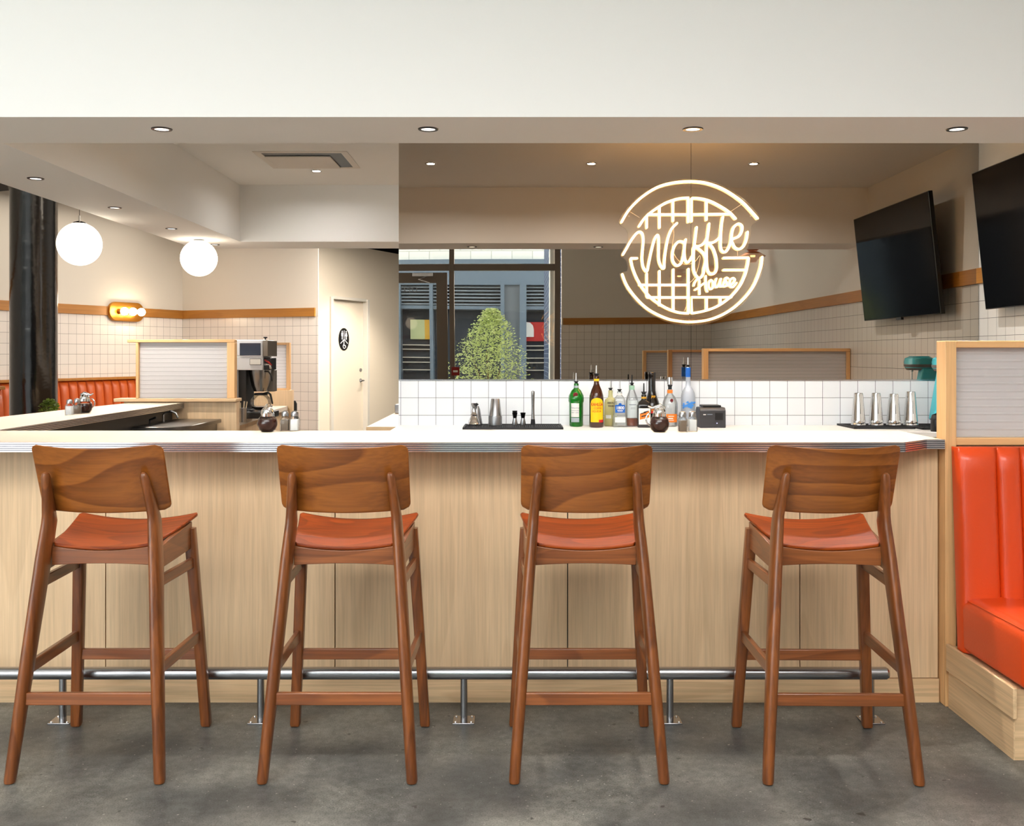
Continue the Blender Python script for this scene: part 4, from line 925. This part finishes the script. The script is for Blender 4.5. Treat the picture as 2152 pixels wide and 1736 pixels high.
obj('plinth', B().box(1.742, XR-.004, 3.467, 3.985, 0, .245), OAKH, bo, world=True)
obj('side_board', B().box(1.728, 1.742, 3.45, 3.985, .148, .254), OAKY, bo, .002, world=True)
obj('side_panel', B().box(1.738, 1.7425, 3.467, 3.985, 0, .148), OAKY, bo, world=True)
# seat cushion with rounded shoulders
def rrect(x0, x1, z0, z1, r, n=6):
    pts = []
    for cx_, cz, a0 in ((x1-r, z1-r, 0), (x0+r, z1-r, 90), (x0+r*.4, z0+r*.4, 180), (x1-r*.4, z0+r*.4, 270)):
        rr = r if a0 < 180 else r*.4
        for i in range(n+1): a = math.radians(a0+90*i/n); pts.append((cx_+rr*math.cos(a), cz+rr*math.sin(a)))
    return pts
secs = []
for k in range(7):
    a = k/6*PI/2; y = 3.415+.035*(1-math.sin(a)); ins = .035*(1-math.cos(PI/2-a)) if k < 6 else 0
    ins = .035*(1-math.sin(a)); y = 3.415+.035*(1-math.cos(PI/2-a)) if False else 3.415+.035*(1-math.cos(a)) if False else 3.415+.035*(k/6)
    ins = .035*(1-math.sqrt(max(0, 1-(1-k/6)**2)))
    secs.append([Vector((x, y, z)) for x, z in rrect(1.752+ins, XR-.01-ins, .255+ins*.3, .467-ins, .05)])
secs.append([Vector((x, 3.90, z)) for x, z in rrect(1.752, XR-.01, .255, .462, .05)])
obj('seat_cushion', B().loft(secs), LEATHER, bo, world=True)
pip = B().tube([(1.757, 3.44+i*.02, .4615+.0) for i in range(23)], .0022, 6)
obj('piping', B().tube([(1.766, 3.447, .455), (1.766, 3.89, .451)], .002, 6).tube([(1.768, 3.432, .28), (1.768, 3.43, .44), (1.80, 3.43, .452), (XR-.05, 3.43, .452)], .002, 6), LEATHER, bo, world=True)
n = 13; wch = (XR-.02-1.742-.10)/n
def chan(b, xa, xb, top=1.04):
    def fn(uu, vv):
        z = .25+(top-.25)*vv; lean = -.055*(1-vv)
        bulge = .026*math.sqrt(max(0, 1-(2*uu-1)**2)); e = max(0, 1-(1-vv)*(top-.25)/.03); bulge *= math.sqrt(max(0, 1-e*e))
        bot = 3.965 - .0
        xx = xa+(xb-xa)*uu
        return (xx, 3.935+lean-bulge, z), (0, 1, 0)
    return b.sheet(fn, 12, 16, .05)
obj('back_cushion', chan(B(), 1.785-.035, 1.785+.118), LEATHER, bo, world=True, ang=75, label='wide end channel of the backrest')
xx = 1.903
while xx < XR-.03:
    obj('back_channel', chan(B(), xx, min(xx+.092, XR-.005)), LEATHER, bo, world=True, ang=75); xx += .092
# rear benches along the left wall
def chan_bench(label, a0_d, a1_d, off, zt, name='booth_bench', flip=False):
    t = thing(name, label, 'booth', tuple(R3(off, (a0_d+a1_d)/2, 0)), 0, 'orange benches in the rear dining room')
    d = a0_d; k = 0
    while d < a1_d-.01:
        b = B()
        def fn(uu, vv):
            z = .45+(zt-.03-.45)*vv; bul = .03*math.sqrt(max(0, 1-(2*uu-1)**2)); e = max(0, 1-(1-vv)*(zt-.48)/.03); bul *= math.sqrt(max(0, 1-e*e))
            return tuple(R3(off+.06+.06*(1-vv)+bul, d+.125*uu, z)), tuple(-u)
        b.sheet(fn, 8, 8, .05); obj('back_channel', b, LEATHERD, t, world=True, ang=75); d += .125; k += 1
    o = B(); pts = [R3(off, a0_d, 0), R3(off+.10, a0_d, 0), R3(off+.10, d, 0), R3(off, d, 0)]
    o.prism([(p.x, p.y) for p in pts], 'xy', zt-.03, zt); obj('cap_rail', o, BAND, t, .004, world=True)
    pts = [R3(off+.06, a0_d, 0), R3(off+.55, a0_d, 0), R3(off+.55, d, 0), R3(off+.06, d, 0)]
    obj('seat', B().prism([(p.x, p.y) for p in pts], 'xy', .3, .46), LEATHERD, t, .03, world=True)
    obj('base', B().prism([(p.x, p.y) for p in pts], 'xy', 0, .3), OAKH, t, world=True)
    obj('back_board', B().prism([(p.x, p.y) for p in [R3(off+.005, a0_d, 0), R3(off+.06, a0_d, 0), R3(off+.06, d, 0), R3(off+.005, d, 0)]], 'xy', .0, zt-.03), OAKH, t, world=True)
    return t
chan_bench('orange channelled bench along the tiled wall, right of the column', .55, 2.9, .025, 1.14)
b2_ = chan_bench('orange channelled bench end, left of the black column', 3.95, 6.1, 1.45, 1.13)
# table, plant
tb = thing('dining_table', 'wooden dining table behind the left wing counter', 'table', (-3.65, 8.1, 0))
obj('tabletop', B().box(-3.98, -3.35, 7.85, 8.35, .765, .80), OAKH, tb, .004, world=True)
obj('pedestal', B().tube([(-3.65, 8.1, .02), (-3.65, 8.1, .765)], .03, 16), BLACK, tb, world=True)
obj('foot', B().lathe([(0, 0), (.2, 0), (.19, .015), (0, .03)], (-3.65, 8.1, 0), 24), BLACK, tb, world=True)
random.seed(8)
pt = thing('potted_plant', 'small bushy green potted plant on the rear dining table', 'plant', (X(104, 8.22), 8.22, .80))
obj('pot', B().lathe([(0, 0), (.045, 0), (.055, .08), (.052, .08), (.0, .07)], n=24), pbr('grey pot', (120, 116, 110), .7), pt)
pf = B()
for i in range(500):
    a = random.random()*6.28; e = random.uniform(-.2, 1.5); r = .085*random.uniform(.5, 1); p = Vector((r*math.cos(a)*math.cos(e), r*math.sin(a)*math.cos(e), .15+r*1.1*math.sin(e)))
    q = Matrix.Rotation(random.random()*6.3, 4, 'Z') @ Matrix.Rotation(random.uniform(-1.3, 1.3), 4, 'X'); s = random.uniform(.008, .016)
    pf.bm.faces.new([pf.bm.verts.new(p+(q @ Vector(c))*s) for c in ((-1, 0, 0), (0, -.6, .2), (1, 0, 0), (0, .6, .2))])
obj('foliage', pf, leafmat('dark leaves', (48, 78, 26), (120, 140, 50)), pt, recalc=False)
obj('stems', B().tube([(0, 0, .07), (.01, 0, .2)], .006, 6).tube([(0, 0, .07), (-.04, .01, .19)], .004, 6).tube([(0, 0, .07), (.04, -.01, .19)], .004, 6), pbr('green stem', (80, 90, 40), .7), pt)
syrup('syrup dispenser on the rear dining table, mostly hidden by the wing counter', (X(93, 7.84)+.0, 7.96, .80), 0)

# ------------------------------------------------------------------ left partition, coffee station
pw = thing('booth_divider', 'ribbed glass divider on an oak panel at the far end of the left wing counter', 'divider', (-2.3, 7.05, 0), 0, 'ribbed glass booth dividers')
obj('base_panel', B().box(-2.72, -1.93, 7.01, 7.09, 0, 1.075), OAK, pw, .003, world=True)
obj('ledge', B().box(-2.78, -1.925, 6.98, 7.13, 1.075, 1.098), OAKH, pw, .003, world=True)
GY0, GY1 = 7.02, 7.08
obj('stile', B().box(-2.0, -1.945, GY0, GY1, 1.098, 1.490), MAPLE, pw, .003, world=True)
obj('stile', B().box(-2.64, -2.62, GY0, GY1, 1.098, 1.490), MAPLE, pw, .003, world=True)
obj('top_rail', B().box(-2.70, -1.945, GY0, GY1, 1.49, 1.512), MAPLEH, pw, .003, world=True)
obj('glass_panel', B().box(-2.62, -2.0, 7.044, 7.056, 1.098, 1.49), RIB, pw, world=True)
p2 = thing('booth_divider', 'small ribbed glass divider behind the coffee machine', 'divider', (-2.3, 9.75, 0), 0, 'ribbed glass booth dividers')
obj('base_panel', B().box(-3.2, X(614, 9.7), 9.7, 9.78, 0, Z(820, 9.7)), OAK, p2, .003, world=True)
obj('stile', B().box(X(601, 9.7), X(608, 9.7), 9.71, 9.77, Z(820, 9.7), Z(720, 9.7)), MAPLE, p2, .003, world=True)
obj('bottom_rail', B().box(-3.1, X(601, 9.7), 9.71, 9.77, Z(820, 9.7), Z(816, 9.7)), MAPLEH, p2, .002, world=True)
obj('top_rail', B().box(-3.1, X(601, 9.7), 9.71, 9.77, Z(725, 9.7), Z(720, 9.7)), MAPLEH, p2, .002, world=True)
obj('glass_panel', B().box(-3.1, X(601, 9.7), 9.733, 9.747, Z(816, 9.7), Z(725, 9.7)), RIB, p2, world=True)
cc = thing('coffee_counter', 'oak coffee station cabinet with a laminate top behind the left divider', 'cabinet', (-2.4, 8.4, 0))
obj('countertop', B().prism([(-2.9, 7.12), (-2.03, 7.12), (-2.17, 9.69), (-2.9, 9.69)], 'xy', .868, .91), LAMI, cc, .003, world=True)
obj('body', B().prism([(-2.85, 7.13), (-2.06, 7.13), (-2.2, 9.68), (-2.85, 9.68)], 'xy', 0, .868), OAK, cc, world=True)
cm = thing('coffee_machine', 'steel coffee brewer with a red tap lever', 'coffee machine', (-2.35, 7.9, .91))
WSTEEL = pbr('reflection white steel', (232, 234, 238), .2); YC = 7.72  # stainless panels coloured white for the window light they reflect
def cx2(px): return X(px, YC)+2.35
def cz2(py): return Z(py, YC)-.91
obj('brew_head', B().box(cx2(470), cx2(552), -.18, .12, cz2(778), cz2(749)), WSTEEL, cm, .006)
obj('reservoir', B().box(cx2(470), cx2(552), -.18, .12, cz2(749)+.004, cz2(714)), WSTEEL, cm, .006)
obj('side_window', B().box(cx2(504), cx2(548), -.184, -.178, cz2(747), cz2(721)), pbr('dark blue glass', (40, 52, 72), .1), cm)
obj('front_panel', B().box(cx2(552), cx2(563), -.18, .12, cz2(749), cz2(715)), pbr('taupe steel', (126, 116, 104), .35, .7), cm, .003)
obj('tap_block', B().box(cx2(552), cx2(566), -.14, .05, cz2(778), cz2(752)), BLACK, cm, .003)
obj('tower', B().box(cx2(450), cx2(497), -.17, .12, .05, cz2(778)), WSTEEL, cm, .004)
obj('splash_panel', B().box(cx2(497), cx2(513), -.12, .12, .05, cz2(778)), BLACK, cm, .003)
obj('side_tank', B().box(cx2(548), cx2(563), .02, .12, cz2(825), cz2(778)), pbr('grey steel tank', (130, 124, 116), .4, .6), cm, .004)
obj('base', B().box(cx2(450), cx2(566), -.18, .14, 0, .05), BLACK, cm, .006)
obj('warming_plate', B().lathe([(0, 0), (.085, 0), (.085, .012), (0, .014)], (cx2(537), -.03, .05), 24), STEEL, cm)
obj('lid_knob', B().lathe([(.006, 0), (.006, .012), (.016, .018), (.016, .024), (0, .026)], (cx2(549), -.05, cz2(714)), 18), BLACK, cm)
obj('tap_lever', B().tube([(cx2(556), -.16, cz2(757)), (cx2(564), -.18, cz2(761)), (cx2(571), -.185, cz2(767))], [.006, .008, .005], 8, rounded=True), REDP, cm)
obj('tap', B().tube([(cx2(555), -.15, cz2(766)), (cx2(566), -.16, cz2(766)), (cx2(567), -.16, cz2(774))], .009, 10, rounded=True), CHROME, cm)
obj('label_plate', B().box(cx2(525), cx2(549), -.1835, -.18, cz2(767), cz2(754)), pbr('black outline', (30, 30, 30), .5), cm)
obj('label_face', B().box(cx2(525.7), cx2(548.3), -.1845, -.1825, cz2(766.3), cz2(754.7)), WHITE, cm)
fb = obj('brew_basket', B().lathe([(0, cz2(824)), (.05, cz2(824)), (.068, cz2(812)), (.078, cz2(800)), (.087, cz2(786)), (.089, cz2(778)), (0, cz2(778))], (cx2(537), -.03, 0), 28), STEEL, cm)
obj('basket_handle', B().tube([(cx2(548), -.09, cz2(781)), (cx2(560), -.12, cz2(781)), (cx2(565), -.12, cz2(788)), (cx2(567), -.12, cz2(800))], .007, 8, rounded=True), BLACK, fb)
cf = thing('coffee_carafe', 'glass coffee pot with a black handle on the brewer hotplate', 'coffee pot', (-2.35+cx2(538), 7.9-.03, .91+.064))
obj('glass', B().lathe([(.05, 0), (.07, .012), (.082, .045), (.078, .08), (.055, .11), (.048, .118)], n=30), GLASS, cf, recalc=False)
obj('coffee', B().lathe([(0, .002), (.05, .002), (.066, .012), (.072, .022), (0, .022)], n=30), pbr('black coffee', (26, 12, 6), .1), cf)
obj('collar', B().lathe([(.050, .112), (.053, .114), (.053, .125), (.045, .13), (0, .132)], n=26), BLACK, cf)
obj('handle', B().tube([(.03, -.04, .125), (.07, -.06, .135), (.09, -.065, .12), (.10, -.07, .085), (.108, -.07, .05)], [.008, .009, .009, .008, .006], 8, rounded=True), BLACK, cf)
us_ = thing('straw_canister', 'steel canister holding stir sticks beside the coffee brewer', 'canister', (X(507, 7.35), 7.35, .91))
obj('cup', B().lathe([(0, 0), (.038, 0), (.041, .10), (.043, .102), (.038, .10), (.035, .005)], n=28), STEEL, us_)
random.seed(5)
for i in range(9):
    a = i/9*6.28; obj('stir_stick', B().tube([(.02*math.cos(a), .02*math.sin(a), .01), (.045*math.cos(a), .045*math.sin(a), .145+random.uniform(-.01, .01))], .0022, 6), pbr('pale stick', (214, 200, 172), .6), us_)
sb = thing('sauce_bottle', 'small dark brown sauce bottle behind the steel canister', 'bottle', (X(499, 7.5), 7.5, .91))
obj('glass', B().lathe([(0, 0), (.026, 0), (.027, .09), (.013, .12), (.012, .15), (0, .15)], n=22), BROWN, sb); obj('cap', B().lathe([(.0125, .145), (.014, .145), (.014, .175), (0, .176)], n=18), pbr('brown cap', (90, 40, 20), .4), sb)
bk = thing('black_device', 'black rounded device beyond the small divider', 'device', (X(616, 9.85), 9.86, .8))
obj('body', B().lathe([(0, 0), (.045, 0), (.05, .03), (.05, .12), (.03, .15), (0, .155)], n=20, sx=.7), BLACK, bk); obj('stand', B().box(-.04, .04, -.04, .04, -.8, 0), BLACK, bk)

# underbar sink unit
sk = thing('underbar_sink', 'stainless underbar sink unit below the left wing counter', 'sink', (-2.2, 6.5, 0))
pts = [(-2.75+.45, 6.2), (-2.16, 6.2), (-2.07, 6.26), (-2.03, 6.36), (-2.03, 6.99), (-2.30, 6.99)]
DS = pbr('dark stainless', (120, 116, 112), .3, 1)
obj('top', B().prism([(-2.355, 6.2)]+pts[1:5]+[(-2.355, 6.99)], 'xy', .93, .956), DS, sk, .004, world=True)
obj('cabinet', B().prism([(-2.355, 6.23), (-2.17, 6.23), (-2.06, 6.38), (-2.06, 6.99), (-2.355, 6.99)], 'xy', 0, .93), DS, sk, world=True)
obj('faucet', B().tube([(-2.34+.0, 6.72, .956), (-2.34, 6.72, 1.0), (-2.325, 6.72, 1.018), (-2.29, 6.72, 1.025), (-2.255, 6.72, 1.012), (-2.245, 6.72, .985)], .008, 10, rounded=True), CHROME, sk, world=True)
obj('faucet_handle', B().tube([(-2.335, 6.45, .956), (-2.335, 6.45, .985), (-2.29, 6.43, 1.0)], .007, 8, rounded=True), BLACK, sk, world=True)
